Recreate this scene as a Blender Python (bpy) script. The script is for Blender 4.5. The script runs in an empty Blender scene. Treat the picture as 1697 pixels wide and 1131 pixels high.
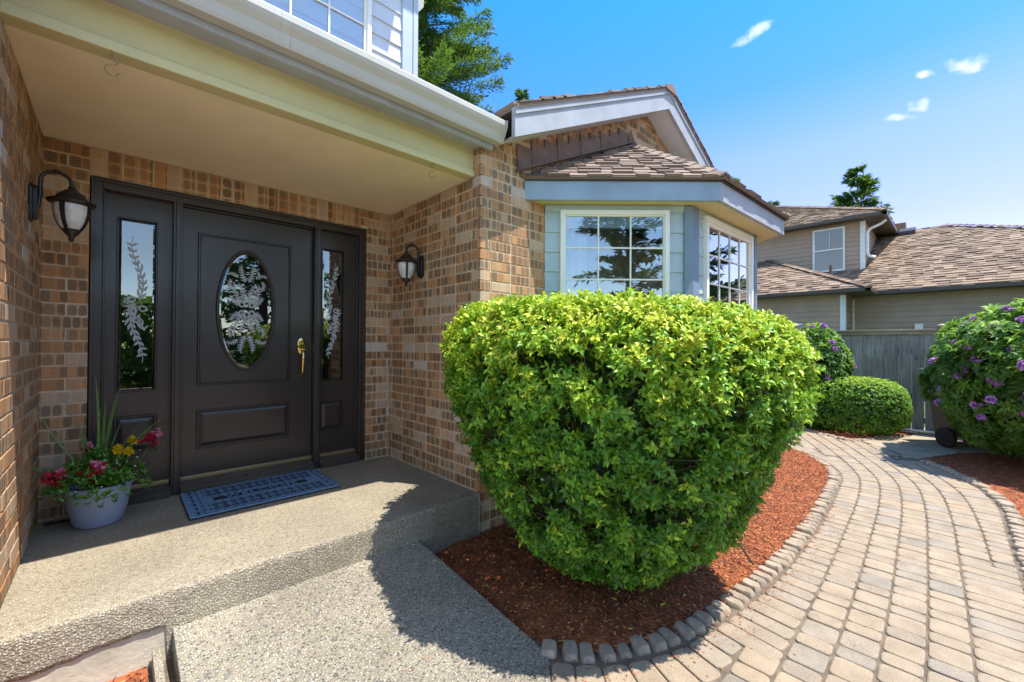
import bpy, math, random
import numpy as np
from mathutils import Vector, Matrix, noise as mnoise
random.seed(7); rng = np.random.default_rng(11)
R = math.radians
scene = bpy.context.scene; COL = scene.collection
# ------------------------------------------------------------------ camera
F_PX, TH, PI_, RO = 699.58, R(43.2217), R(0.42457), R(0.32207)
right0 = Vector((math.cos(TH), -math.sin(TH), 0)); fw0 = Vector((math.sin(TH), math.cos(TH), 0)); up0 = Vector((0, 0, 1))
f2 = fw0*math.cos(PI_)+up0*math.sin(PI_); u2 = up0*math.cos(PI_)-fw0*math.sin(PI_)
r3 = right0*math.cos(RO)+u2*math.sin(RO); u3 = u2*math.cos(RO)-right0*math.sin(RO)
cd = bpy.data.cameras.new("camera"); cam = bpy.data.objects.new("camera", cd); COL.objects.link(cam)
cd.sensor_width = 36; cd.lens = 36*F_PX/1697; cd.clip_start = 0.05; cd.clip_end = 2000
m = Matrix((( r3.x, u3.x, -f2.x, -1.9094), (r3.y, u3.y, -f2.y, -3.7349), (r3.z, u3.z, -f2.z, 1.0703), (0, 0, 0, 1)))
cam.matrix_world = m; scene.camera = cam
# ------------------------------------------------------------------ sun, sky, exposure
SUN = Vector((.18, -.345, 1)).normalized()
sl = bpy.data.lights.new("sun", 'SUN'); sl.energy = 4.4; sl.angle = R(.5); sl.color = (1, .955, .88)
so = bpy.data.objects.new("sun", sl); COL.objects.link(so); so.rotation_euler = SUN.to_track_quat('Z', 'Y').to_euler()
scene.view_settings.view_transform = 'Standard'; scene.view_settings.look = 'None'
scene.view_settings.exposure = 0.98; scene.view_settings.gamma = 1
W = bpy.data.worlds.new("World"); scene.world = W; W.use_nodes = True
def world():
    nt = W.node_tree; N = nt.nodes; L = nt.links; N.clear()
    out = N.new('ShaderNodeOutputWorld'); bg = N.new('ShaderNodeBackground'); bg.inputs[1].default_value = .15
    sky = N.new('ShaderNodeTexSky'); sky.sky_type = 'NISHITA'; sky.sun_disc = False
    sky.sun_elevation = math.asin(SUN.z); sky.sun_rotation = math.atan2(SUN.x, SUN.y); sky.air_density = 1.0; sky.dust_density = .3; sky.ozone_density = 2.6
    hs = N.new('ShaderNodeHueSaturation'); hs.inputs['Saturation'].default_value = 1.1; hs.inputs['Value'].default_value = 1.45
    L.new(sky.outputs[0], hs.inputs['Color'])
    tc = N.new('ShaderNodeTexCoord')
    nz = N.new('ShaderNodeTexNoise'); nz.inputs['Scale'].default_value = 34; nz.inputs['Detail'].default_value = 7; nz.inputs['Roughness'].default_value = .6
    L.new(tc.outputs['Generated'], nz.inputs['Vector'])
    def dot(v):
        n = N.new('ShaderNodeVectorMath'); n.operation = 'DOT_PRODUCT'; L.new(tc.outputs['Generated'], n.inputs[0]); n.inputs[1].default_value = v; return n.outputs['Value']
    def ma(op, a, b=None, c=None):
        n = N.new('ShaderNodeMath'); n.operation = op
        for i, x in enumerate((a, b, c)):
            if x is None: continue
            if isinstance(x, (int, float)): n.inputs[i].default_value = x
            else: L.new(x, n.inputs[i])
        return n.outputs[0]
    total = None
    nn = ma('MULTIPLY', ma('SUBTRACT', nz.outputs[0], .5), 4.6)
    for d, a, b, tilt, st in [((.803, .245, .543), .028, .010, .30, .7), ((.909, -.002, .418), .022, .011, -.38, 1), ((.914, -.014, .415), .014, .012, -.3, 1), ((.906, .038, .421), .012, .006, -.3, .8), ((.925, .046, .383), .018, .012, -.25, 1), ((.926, .066, .372), .022, .006, -.25, .6)]:
        c = Vector(d).normalized(); rr = c.cross(up0).normalized(); uu = rr.cross(c)
        ra = rr*math.cos(tilt)+uu*math.sin(tilt); ub = uu*math.cos(tilt)-rr*math.sin(tilt)
        da = ma('DIVIDE', dot(ra), a); db = ma('DIVIDE', dot(ub), b)
        q = ma('ADD', ma('MULTIPLY', da, da), ma('MULTIPLY', db, db))
        front = ma('GREATER_THAN', dot(c), .5)
        v = ma('ADD', ma('SUBTRACT', 1.0, q), nn)
        mr = N.new('ShaderNodeMapRange'); mr.interpolation_type = 'SMOOTHSTEP'; L.new(v, mr.inputs[0]); mr.inputs[1].default_value = -.35; mr.inputs[2].default_value = 1.7; mr.inputs[4].default_value = st
        mk = ma('MULTIPLY', mr.outputs[0], front)
        total = mk if total is None else ma('MAXIMUM', total, mk)
    zr = N.new('ShaderNodeValToRGB'); e = zr.color_ramp.elements; e[0].position = .22; e[0].color = (.80, .56, .80, 1); e[1].position = .62; e[1].color = (.20, .68, 1, 1)
    for p_, c_ in ((.36, (.74, .64, .95, 1)), (.47, (.34, .61, 1, 1))): q_ = e.new(p_); q_.color = c_
    L.new(dot((0, 0, 1)), zr.inputs[0]); fwf = N.new('ShaderNodeMapRange'); L.new(dot((.685, .729, 0)), fwf.inputs[0]); fwf.inputs[1].default_value = -.1; fwf.inputs[2].default_value = .45
    tn = N.new('ShaderNodeMix'); tn.data_type = 'RGBA'; tn.blend_type = 'MULTIPLY'; L.new(fwf.outputs[0], tn.inputs[0]); L.new(hs.outputs[0], tn.inputs[6]); L.new(zr.outputs[0], tn.inputs[7])
    # soft clouds in the half of the sky behind the viewer (seen mirrored in the panes)
    n2 = N.new('ShaderNodeTexNoise'); n2.inputs['Scale'].default_value = 2.4; n2.inputs['Detail'].default_value = 6
    L.new(tc.outputs['Generated'], n2.inputs['Vector'])
    mr = N.new('ShaderNodeMapRange'); L.new(n2.outputs[0], mr.inputs[0]); mr.inputs[1].default_value = .52; mr.inputs[2].default_value = .72; mr.inputs[4].default_value = .7
    bk = N.new('ShaderNodeMapRange'); L.new(dot((-.685, -.729, 0)), bk.inputs[0]); bk.inputs[1].default_value = .15; bk.inputs[2].default_value = .4
    total = ma('MAXIMUM', total, ma('MULTIPLY', mr.outputs[0], bk.outputs[0]))
    mx = N.new('ShaderNodeMix'); mx.data_type = 'RGBA'; L.new(total, mx.inputs[0]); L.new(tn.outputs[2], mx.inputs[6]); mx.inputs[7].default_value = (4.6, 4.8, 5.0, 1)
    L.new(mx.outputs[2], bg.inputs[0]); L.new(bg.outputs[0], out.inputs[0])
world()
# ------------------------------------------------------------------ helpers
WL = {}
class MB:
    def __init__(s): s.v = []; s.f = []; s.r = []; s.mi = []; s.u = []; s.cu = 0.0
    def add(s, vs, fs, r=.5, mi=0):
        b = len(s.v); s.v.extend([tuple(p) for p in vs])
        for f in fs: s.f.append(tuple(i+b for i in f)); s.r.append(r); s.mi.append(mi); s.u.append(s.cu)
    def box(s, x0, x1, y0, y1, z0, z1, r=.5, mi=0):
        s.add([(x0,y0,z0),(x1,y0,z0),(x1,y1,z0),(x0,y1,z0),(x0,y0,z1),(x1,y0,z1),(x1,y1,z1),(x0,y1,z1)],
              [(0,3,2,1),(4,5,6,7),(0,1,5,4),(1,2,6,5),(2,3,7,6),(3,0,4,7)], r, mi)
    def obox(s, o, a, b, c, r=.5, mi=0):   # corner + three edge vectors (right handed)
        o, a, b, c = Vector(o), Vector(a), Vector(b), Vector(c)
        s.add([o,o+a,o+a+b,o+b,o+c,o+a+c,o+a+b+c,o+b+c], [(0,3,2,1),(4,5,6,7),(0,1,5,4),(1,2,6,5),(2,3,7,6),(3,0,4,7)], r, mi)
    def prism(s, pts, ext, r=.5, mi=0):
        n = len(pts); e = Vector(ext); P = [Vector(p) for p in pts]
        s.add(P+[p+e for p in P], [tuple(range(n-1,-1,-1)), tuple(range(n, 2*n))]+[(i,(i+1)%n,(i+1)%n+n,i+n) for i in range(n)], r, mi)
    def tube(s, pts, rad, n=8, r=.5, mi=0, cap=True):
        P = [Vector(p) for p in pts]; k = len(P); rads = rad if isinstance(rad, (list, tuple)) else [rad]*k
        vs = []; t0 = (P[1]-P[0]).normalized(); a = t0.orthogonal().normalized()
        for i in range(k):
            t = (P[min(i+1,k-1)]-P[max(i-1,0)]).normalized(); a = (a-t*a.dot(t)).normalized(); b = t.cross(a)
            for j in range(n):
                an = 2*math.pi*j/n; vs.append(P[i]+(a*math.cos(an)+b*math.sin(an))*rads[i])
        fs = [(i*n+j, i*n+(j+1)%n, (i+1)*n+(j+1)%n, (i+1)*n+j) for i in range(k-1) for j in range(n)]
        if cap: fs += [tuple(range(n-1,-1,-1)), tuple((k-1)*n+j for j in range(n))]
        s.add(vs, fs, r, mi)
    def lathe(s, prof, c=(0,0,0), n=24, r=.5, mi=0, sx=1, sy=1):
        vs = []; k = len(prof)
        for (rr, z) in prof:
            for j in range(n):
                an = 2*math.pi*j/n; vs.append((c[0]+rr*math.cos(an)*sx, c[1]+rr*math.sin(an)*sy, c[2]+z))
        fs = [(i*n+j, i*n+(j+1)%n, (i+1)*n+(j+1)%n, (i+1)*n+j) for i in range(k-1) for j in range(n)]
        s.add(vs, fs, r, mi)
    def build(s, name, mats, parent=None, smooth=False, bevel=0, solid=0):
        me = bpy.data.meshes.new(name); off = WL.get(parent.name, Vector()) if parent else Vector()
        me.from_pydata([(x-off.x, y-off.y, z-off.z) for x, y, z in s.v], [], s.f)
        if not isinstance(mats, (list, tuple)): mats = [mats]
        for q in mats: me.materials.append(q)
        if len(s.r): 
            at = me.attributes.new('rnd', 'FLOAT', 'FACE'); at.data.foreach_set('value', np.array(s.r, dtype=np.float32))
            if any(s.u) and len(s.u) == len(s.f): au = me.attributes.new('u0', 'FLOAT', 'FACE'); au.data.foreach_set('value', np.array(s.u, dtype=np.float32))
            me.polygons.foreach_set('material_index', np.array(s.mi, dtype=np.int32))
        if smooth is True: me.polygons.foreach_set('use_smooth', [True]*len(me.polygons))
        me.update(); o = bpy.data.objects.new(name, me); COL.objects.link(o)
        if smooth == 'auto':
            me.polygons.foreach_set('use_smooth', [True]*len(me.polygons)); me.set_sharp_from_angle(angle=R(35))
        if parent: o.parent = parent; WL[o.name] = off
        if bevel:
            b = o.modifiers.new('bevel', 'BEVEL'); b.width = bevel; b.segments = 2; b.limit_method = 'ANGLE'
        return o
def tag(o, label=None, cat=None, group=None, kind=None):
    if label: o['label'] = label
    if cat: o['category'] = cat
    if group: o['group'] = group
    if kind: o['kind'] = kind
    return o
def thing(name, loc, label, cat, group=None):
    o = bpy.data.objects.new(name, None); COL.objects.link(o); o.location = loc; WL[o.name] = Vector(loc); o.empty_display_size = .1
    return tag(o, label, cat, group)
def struct(o): o['kind'] = 'structure'; return o
def dup(root, loc, rz, label, group=None):
    r = root.copy(); COL.objects.link(r); r.location = loc; r.rotation_euler = (0, 0, rz); r['label'] = label
    if group: r['group'] = group
    for ch in list(root.children):
        c = ch.copy(); COL.objects.link(c); c.parent = r
        for g in ch.children: d = g.copy(); COL.objects.link(d); d.parent = c
    return r
def leaves(name, C, D, Nn, Ln, Wd, rnd, mat, parent=None, fold=.25, simple=False, curl=.0):
    """leaf-shaped faces. C base points, D directions, Nn approx normals"""
    C = np.asarray(C, float); D = np.asarray(D, float); Nn = np.asarray(Nn, float); n = len(C)
    Ln = np.broadcast_to(np.asarray(Ln, float), (n,))[:, None]; Wd = np.broadcast_to(np.asarray(Wd, float), (n,))[:, None]
    D = D/np.linalg.norm(D, axis=1, keepdims=True); S = np.cross(D, Nn); S /= np.linalg.norm(S, axis=1, keepdims=True)+1e-9; Up = np.cross(S, D)
    if parent is not None: C = C-np.array(WL[parent.name])
    tip = C+D*Ln-Up*Ln*curl; mid = C+D*Ln*.5
    l = mid+S*Wd*.5+Up*Wd*fold; r = mid-S*Wd*.5+Up*Wd*fold
    if simple:
        V = np.stack([C, l, tip, r], 1).reshape(-1, 3); fpl = 1; q = np.arange(n)[:, None]*4+np.array([[0, 3, 2, 1]]); k = 4
    else:
        r1 = C+D*Ln*.30+Up*Ln*curl*.2; r2_ = C+D*Ln*.66+Up*Ln*curl*.12; fo_ = Up*Wd*fold
        V = np.stack([C, r1+S*Wd*.46+fo_, r1-S*Wd*.46+fo_, r1, r2_+S*Wd*.40+fo_, r2_-S*Wd*.40+fo_, r2_, tip], 1).reshape(-1, 3); b = np.arange(n)[:, None]*8
        q = (b+np.array([[0, 3, 1, 0, 2, 3, 1, 3, 6, 1, 6, 4, 3, 2, 5, 3, 5, 6, 4, 6, 7, 6, 5, 7]])).reshape(-1, 3); fpl = 8; k = 3
    me = bpy.data.meshes.new(name); nf = len(q)
    me.vertices.add(len(V)); me.vertices.foreach_set('co', V.astype(np.float32).ravel())
    me.loops.add(nf*k); me.loops.foreach_set('vertex_index', q.astype(np.int32).ravel())
    me.polygons.add(nf); me.polygons.foreach_set('loop_start', np.arange(nf, dtype=np.int32)*k)
    me.update(calc_edges=True); me.materials.append(mat)
    at = me.attributes.new('rnd', 'FLOAT', 'FACE'); at.data.foreach_set('value', np.repeat(np.asarray(rnd, dtype=np.float32), fpl))
    if not simple: me.polygons.foreach_set('use_smooth', [True]*nf)
    o = bpy.data.objects.new(name, me); COL.objects.link(o)
    if parent is not None: o.parent = parent; WL[o.name] = WL[parent.name]
    return o
# ------------------------------------------------------------------ materials
def nodes(name):
    mt = bpy.data.materials.new(name); mt.use_nodes = True; nt = mt.node_tree; return mt, nt, nt.nodes, nt.links, nt.nodes['Principled BSDF']
def ramp(N, stops, interp='LINEAR'):
    r = N.new('ShaderNodeValToRGB'); r.color_ramp.interpolation = interp; e = r.color_ramp.elements
    e[0].position, e[0].color = stops[0][0], (*stops[0][1], 1); e[1].position, e[1].color = stops[-1][0], (*stops[-1][1], 1)
    for p, c in stops[1:-1]: x = e.new(p); x.color = (*c, 1)
    return r
def tex(N, L, kind, scale, vec=None, **kw):
    t = N.new(kind); t.inputs['Scale'].default_value = scale
    for k, v in kw.items():
        if k in t.inputs: t.inputs[k].default_value = v
        else: setattr(t, k, v)
    if vec is not None: L.new(vec, t.inputs['Vector'])
    return t
def mixc(N, L, fac, a, b, mode='MIX'):
    x = N.new('ShaderNodeMix'); x.data_type = 'RGBA'; x.blend_type = mode
    for i, v in ((0, fac), (6, a), (7, b)):
        if isinstance(v, (int, float)): x.inputs[i].default_value = v
        elif isinstance(v, tuple): x.inputs[i].default_value = (*v, 1)
        else: L.new(v, x.inputs[i])
    return x.outputs[2]
def math_(N, L, op, a, b=0.0):
    n = N.new('ShaderNodeMath'); n.operation = op
    for i, v in enumerate((a, b)):
        if isinstance(v, (int, float)): n.inputs[i].default_value = v
        else: L.new(v, n.inputs[i])
    return n.outputs[0]
def bump(N, L, h, strength, dist, pr, prev=None):
    b = N.new('ShaderNodeBump'); b.inputs['Strength'].default_value = strength; b.inputs['Distance'].default_value = dist
    L.new(h, b.inputs['Height'])
    if prev is not None: L.new(prev, b.inputs['Normal'])
    L.new(b.outputs[0], pr.inputs['Normal']); return b.outputs[0]
def obj(N): return N.new('ShaderNodeTexCoord').outputs['Object']
def attr(N, name='rnd'):
    a = N.new('ShaderNodeAttribute'); a.attribute_name = name; return a.outputs['Fac']
def paint(name, col, rough=.5, var=.08, vs=6, bs=180, bd=.0006, grain=None, metal=0, rv=0., coat=0):
    mt, nt, N, L, P = nodes(name); v = obj(N)
    if grain:
        mp = N.new('ShaderNodeMapping'); mp.inputs['Scale'].default_value = grain; L.new(v, mp.inputs[0]); gv = mp.outputs[0]
    else: gv = v
    n1 = tex(N, L, 'ShaderNodeTexNoise', vs, v, Detail=5); n2 = tex(N, L, 'ShaderNodeTexNoise', bs, gv, Detail=3)
    lo = tuple(c*(1-var*2) for c in col); hi = tuple(min(1, c*(1+var*1.6)) for c in col)
    r = ramp(N, [(.3, lo), (.7, hi)]); L.new(n1.outputs[0], r.inputs[0]); c = r.outputs[0]
    if rv:
        a = attr(N); k = math_(N, L, 'MULTIPLY_ADD', a, rv); k2 = N.new('ShaderNodeMath'); k2.operation = 'ADD'; L.new(k, k2.inputs[0]); k2.inputs[1].default_value = 1-rv
        k.node.inputs[2].default_value = 0
        cc = N.new('ShaderNodeCombineColor')
        for i in range(3): L.new(k2.outputs[0], cc.inputs[i])
        c = mixc(N, L, 1.0, c, cc.outputs[0], 'MULTIPLY')
    L.new(c, P.inputs['Base Color']); P.inputs['Roughness'].default_value = rough; P.inputs['Metallic'].default_value = metal
    if coat: P.inputs['Coat Weight'].default_value = coat; P.inputs['Coat Roughness'].default_value = .15
    bump(N, L, n2.outputs[0], .6, bd, P)
    return mt
def brick_mat():
    mt, nt, N, L, P = nodes('brick'); v = obj(N); a = attr(N)
    sx = N.new('ShaderNodeSeparateXYZ'); L.new(v, sx.inputs[0]); l = math_(N, L, 'ADD', sx.outputs[0], sx.outputs[1])
    u = math_(N, L, 'DIVIDE', math_(N, L, 'ABSOLUTE', math_(N, L, 'SUBTRACT', math_(N, L, 'ADD', l, 10.0), attr(N, 'u0'))), math_(N, L, 'ADD', .036, math_(N, L, 'MULTIPLY', a, .030)))
    ci = math_(N, L, 'FLOOR', u); uf = math_(N, L, 'FRACT', u); bx = math_(N, L, 'MULTIPLY', math_(N, L, 'MULTIPLY', uf, 4.), math_(N, L, 'SUBTRACT', 1.0, uf))
    wc = N.new('ShaderNodeTexWhiteNoise'); wc.noise_dimensions = '2D'; cc_ = N.new('ShaderNodeCombineXYZ'); L.new(ci, cc_.inputs[0]); L.new(math_(N, L, 'MULTIPLY', a, 331.), cc_.inputs[1]); L.new(cc_.outputs[0], wc.inputs['Vector'])
    zf = math_(N, L, 'FRACT', math_(N, L, 'DIVIDE', math_(N, L, 'SUBTRACT', sx.outputs[2], .008), .0762)); bell = math_(N, L, 'MULTIPLY', math_(N, L, 'MULTIPLY', zf, 4.), math_(N, L, 'SUBTRACT', 1.0, zf))
    fine = tex(N, L, 'ShaderNodeTexNoise', 70, v, Detail=6, Roughness=.75); mid = tex(N, L, 'ShaderNodeTexNoise', 22, v, Detail=3)
    wn = N.new('ShaderNodeTexWhiteNoise'); wn.noise_dimensions = '1D'; L.new(a, wn.inputs['W'])
    k = math_(N, L, 'ADD', math_(N, L, 'MULTIPLY', wn.outputs['Value'], .55), math_(N, L, 'MULTIPLY', mid.outputs[0], .65)); k = math_(N, L, 'ADD', k, math_(N, L, 'MULTIPLY', math_(N, L, 'SUBTRACT', fine.outputs[0], .5), .5))
    r = ramp(N, [(.22, (.42, .18, .062)), (.42, (.52, .245, .095)), (.60, (.57, .32, .15)), (.80, (.58, .40, .26)), (.97, (.48, .40, .30))]); L.new(k, r.inputs[0])
    mm = math_(N, L, 'ADD', math_(N, L, 'POWER', math_(N, L, 'MULTIPLY', bx, bell), .5), math_(N, L, 'MULTIPLY', math_(N, L, 'SUBTRACT', mid.outputs[0], .5), .9)); mm = math_(N, L, 'ADD', mm, math_(N, L, 'MULTIPLY', math_(N, L, 'SUBTRACT', fine.outputs[0], .5), .5))
    cellv = math_(N, L, 'ADD', math_(N, L, 'MULTIPLY', wc.outputs['Value'], .8), math_(N, L, 'MULTIPLY', math_(N, L, 'SUBTRACT', fine.outputs[0], .3), .5))
    dc = ramp(N, [(.05, (.095, .072, .047)), (.40, (.165, .12, .078)), (.58, (.25, .155, .085)), (.74, (.40, .205, .09)), (1, (.54, .33, .18))]); L.new(cellv, dc.inputs[0])
    dr = N.new('ShaderNodeMapRange'); dr.interpolation_type = 'SMOOTHSTEP'; L.new(mm, dr.inputs[0]); dr.inputs[1].default_value = .30; dr.inputs[2].default_value = .72
    pl_ = math_(N, L, 'SUBTRACT', 1.0, math_(N, L, 'MULTIPLY', math_(N, L, 'GREATER_THAN', wn.outputs['Value'], .82), .70)); df = math_(N, L, 'MULTIPLY', dr.outputs[0], math_(N, L, 'MULTIPLY', pl_, .84))
    c = mixc(N, L, df, r.outputs[0], dc.outputs[0])
    pale = math_(N, L, 'GREATER_THAN', a, .985); c = mixc(N, L, math_(N, L, 'MULTIPLY', pale, .7), c, (.56, .50, .42))
    L.new(c, P.inputs['Base Color']); P.inputs['Roughness'].default_value = .8
    n3 = tex(N, L, 'ShaderNodeTexNoise', 140, v, Detail=5, Roughness=.75)
    b1 = bump(N, L, mid.outputs[0], .4, .004, P); bump(N, L, n3.outputs[0], .8, .003, P, b1)
    return mt
def aggregate(name, cols, scale, rough=.75, bd=.004, stain=.25, base=(.3, .27, .22)):
    mt, nt, N, L, P = nodes(name); v = obj(N)
    nz = tex(N, L, 'ShaderNodeTexNoise', scale*.6, v, Detail=2)
    vm = N.new('ShaderNodeVectorMath'); vm.operation = 'MULTIPLY_ADD'; L.new(nz.outputs['Color'], vm.inputs[0]); vm.inputs[1].default_value = (.010, .010, .010); L.new(v, vm.inputs[2])
    vo = tex(N, L, 'ShaderNodeTexVoronoi', scale, vm.outputs[0])
    sc = N.new('ShaderNodeSeparateColor'); L.new(vo.outputs['Color'], sc.inputs[0])
    r = ramp(N, cols); L.new(sc.outputs[0], r.inputs[0])
    er = N.new('ShaderNodeMapRange'); er.interpolation_type = 'SMOOTHSTEP'; L.new(vo.outputs['Distance'], er.inputs[0]); er.inputs[1].default_value = .62; er.inputs[2].default_value = .30
    c = mixc(N, L, er.outputs[0], base, r.outputs[0])
    st = tex(N, L, 'ShaderNodeTexNoise', 1.7, v, Detail=7, Roughness=.65); sr = ramp(N, [(.3, (1-stain,)*3), (.65, (1, 1, 1))]); L.new(st.outputs[0], sr.inputs[0])
    c = mixc(N, L, 1., c, sr.outputs[0], 'MULTIPLY')
    fi = tex(N, L, 'ShaderNodeTexNoise', 300, v, Detail=3); fr = ramp(N, [(.3, (.8,)*3), (.7, (1.1,)*3)]); L.new(fi.outputs[0], fr.inputs[0]); c = mixc(N, L, 1., c, fr.outputs[0], 'MULTIPLY')
    L.new(c, P.inputs['Base Color']); P.inputs['Roughness'].default_value = rough
    h = math_(N, L, 'ADD', er.outputs[0], math_(N, L, 'MULTIPLY', sc.outputs[1], .5)); bump(N, L, h, .8, bd, P)
    return mt
def leafmat(name, stops, rough=.35, trans=.25, tcol=(.35, .55, .05), spec=.5):
    mt, nt, N, L, P = nodes(name); a = attr(N); r = ramp(N, stops); L.new(a, r.inputs[0])
    nz = tex(N, L, 'ShaderNodeTexNoise', 60, obj(N), Detail=2); fr = ramp(N, [(.3, (.8,)*3), (.7, (1.15,)*3)]); L.new(nz.outputs[0], fr.inputs[0]); c = mixc(N, L, 1., r.outputs[0], fr.outputs[0], 'MULTIPLY')
    L.new(c, P.inputs['Base Color']); P.inputs['Roughness'].default_value = rough; P.inputs['Specular IOR Level'].default_value = spec
    t = N.new('ShaderNodeBsdfTranslucent'); tm = mixc(N, L, .6, c, tcol); L.new(tm, t.inputs[0])
    mx = N.new('ShaderNodeMixShader'); mx.inputs[0].default_value = trans; L.new(P.outputs[0], mx.inputs[1]); L.new(t.outputs[0], mx.inputs[2])
    L.new(mx.outputs[0], N['Material Output'].inputs[0]); return mt
def glassmat(name, k=1.3, add=.05, tint=(.9, .95, .95)):
    mt, nt, N, L, P = nodes(name); N.remove(P); g = N.new('ShaderNodeBsdfGlossy'); g.inputs['Roughness'].default_value = .0; g.inputs[0].default_value = (1, 1, 1, 1)
    t = N.new('ShaderNodeBsdfTransparent'); t.inputs[0].default_value = (*tint, 1); fr = N.new('ShaderNodeFresnel'); fr.inputs[0].default_value = 1.52
    nz = tex(N, L, 'ShaderNodeTexNoise', 1.6, obj(N), Detail=1); b = N.new('ShaderNodeBump'); b.inputs['Distance'].default_value = .006; b.inputs['Strength'].default_value = .25; L.new(nz.outputs[0], b.inputs['Height']); L.new(b.outputs[0], g.inputs['Normal'])
    f = math_(N, L, 'ADD', math_(N, L, 'MULTIPLY', fr.outputs[0], k), add)
    mx = N.new('ShaderNodeMixShader'); L.new(f, mx.inputs[0]); L.new(t.outputs[0], mx.inputs[1]); L.new(g.outputs[0], mx.inputs[2]); L.new(mx.outputs[0], N['Material Output'].inputs[0]); return mt
def shingle_mat(name, c1, c2, c3):
    mt, nt, N, L, P = nodes(name); a = attr(N); v = obj(N); r = ramp(N, [(0, c1), (.5, c2), (1, c3)]); L.new(a, r.inputs[0])
    g = tex(N, L, 'ShaderNodeTexNoise', 260, v, Detail=3); gr = ramp(N, [(.3, (.62,)*3), (.7, (1.35,)*3)]); L.new(g.outputs[0], gr.inputs[0])
    c = mixc(N, L, 1., r.outputs[0], gr.outputs[0], 'MULTIPLY'); L.new(c, P.inputs['Base Color']); P.inputs['Roughness'].default_value = .9
    bump(N, L, g.outputs[0], .5, .002, P); return mt
def wood_mat(name, c1, c2, scale=(60, 60, 3), rv=.3):
    mt, nt, N, L, P = nodes(name); v = obj(N); a = attr(N)
    mp = N.new('ShaderNodeMapping'); mp.inputs['Scale'].default_value = scale; L.new(v, mp.inputs[0])
    ofs = N.new('ShaderNodeCombineXYZ'); L.new(math_(N, L, 'MULTIPLY', a, 50.), ofs.inputs[2]); L.new(ofs.outputs[0], mp.inputs['Location'])
    n = tex(N, L, 'ShaderNodeTexNoise', 1, mp.outputs[0], Detail=6, Distortion=1.2); r = ramp(N, [(.25, c1), (.7, c2)]); L.new(n.outputs[0], r.inputs[0])
    b = tex(N, L, 'ShaderNodeTexNoise', 2.2, v, Detail=4); br = ramp(N, [(.3, (.6,)*3), (.7, (1.15,)*3)]); L.new(b.outputs[0], br.inputs[0]); c = mixc(N, L, 1., r.outputs[0], br.outputs[0], 'MULTIPLY')
    k = ramp(N, [(0, (1-rv,)*3), (1, (1+rv*.4,)*3)]); L.new(a, k.inputs[0]); c = mixc(N, L, 1., c, k.outputs[0], 'MULTIPLY')
    kn = tex(N, L, 'ShaderNodeTexVoronoi', 1, None); m2 = N.new('ShaderNodeMapping'); m2.inputs['Scale'].default_value = (5, 5, 2.2); L.new(v, m2.inputs[0]); L.new(m2.outputs[0], kn.inputs['Vector'])
    kr = ramp(N, [(.03, (.25, .2, .17)), (.09, (1, 1, 1))]); L.new(kn.outputs[0], kr.inputs[0]); c = mixc(N, L, 1., c, kr.outputs[0], 'MULTIPLY')
    L.new(c, P.inputs['Base Color']); P.inputs['Roughness'].default_value = .8; bump(N, L, n.outputs[0], .5, .002, P); return mt

Mt = {}
Mt['brick'] = brick_mat()
Mt['mortar'] = paint('mortar', (.55, .47, .34), .95, .12, 9, 220, .002)
Mt['walk'] = aggregate('exposed_aggregate', [(0, (.07, .065, .06)), (.16, (.16, .15, .14)), (.3, (.34, .29, .21)), (.5, (.46, .39, .27)), (.72, (.56, .50, .38)), (.86, (.60, .55, .46)), (.93, (.12, .11, .10)), (1, (.24, .26, .29))], 100, .55, .005, .3, (.31, .27, .20))
Mt['porch'] = aggregate('washed_concrete', [(0, (.17, .13, .09)), (.22, (.34, .28, .19)), (.6, (.49, .42, .30)), (1, (.60, .53, .41))], 120, .8, .006, .28, (.37, .31, .215))
Mt['porch_face'] = aggregate('rough_concrete', [(0, (.16, .13, .09)), (.3, (.42, .36, .26)), (.7, (.52, .45, .33)), (1, (.64, .57, .44))], 110, .9, .0055, .3, (.32, .27, .195))
Mt['conc'] = paint('old_concrete', (.50, .44, .33), .92, .16, 5, 60, .004)
Mt['soffit'] = paint('soffit_paint', (.88, .76, .53), .75, .03, 3, 120, .0008, (1, 30, 1))
Mt['beam'] = paint('beam_paint', (.58, .52, .27), .65, .05, 2, 60, .002, (.6, 6, 6))
Mt['gutter'] = paint('gutter_paint', (.47, .46, .41), .4, .03, 3, 100, .0003)
Mt['fascia'] = paint('fascia_paint', (.36, .38, .42), .7, .06, 5, 40, .003, (1, 3, 9))
Mt['bayfascia_shaded'] = paint('bay_fascia_shaded_paint', (.27, .36, .46), .65, .07, 4, 40, .0025, (1, 1, 9))  # darker, bluer copy of the fascia paint; shade on the walkway side coloured in
Mt['trimdark'] = paint('slate_blue_trim', (.17, .235, .30), .6, .05, 4, 40, .002, (5, 5, 1))
Mt['baysiding'] = paint('sage_blue_siding', (.40, .49, .52), .6, .05, 3, 50, .0015, (1, 1, 8))
Mt['upsiding'] = paint('pale_grey_siding', (.60, .63, .68), .6, .04, 3, 50, .0015, (1, 1, 8))
Mt['uptrim'] = paint('blue_grey_trim', (.42, .49, .58), .6, .04, 3, 50, .001)
Mt['white'] = paint('white_vinyl', (.80, .79, .72), .35, .02, 3, 60, .0002)
Mt['door'] = paint('espresso_paint', (.036, .027, .022), .36, .06, 3, 90, .0006, (3, 3, 40), coat=.25)
Mt['sill'] = wood_mat('weathered_sill', (.05, .04, .032), (.12, .095, .07), (3, 60, 60))
Mt['brass'] = paint('brass', (.78, .58, .22), .18, .05, 20, 100, .0001, metal=1)
Mt['bronze'] = paint('bronze_strip', (.36, .26, .13), .4, .05, 20, 100, .0001, metal=.6)
Mt['lantern'] = paint('oil_rubbed_bronze', (.022, .017, .015), .38, .15, 30, 200, .0008)
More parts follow.
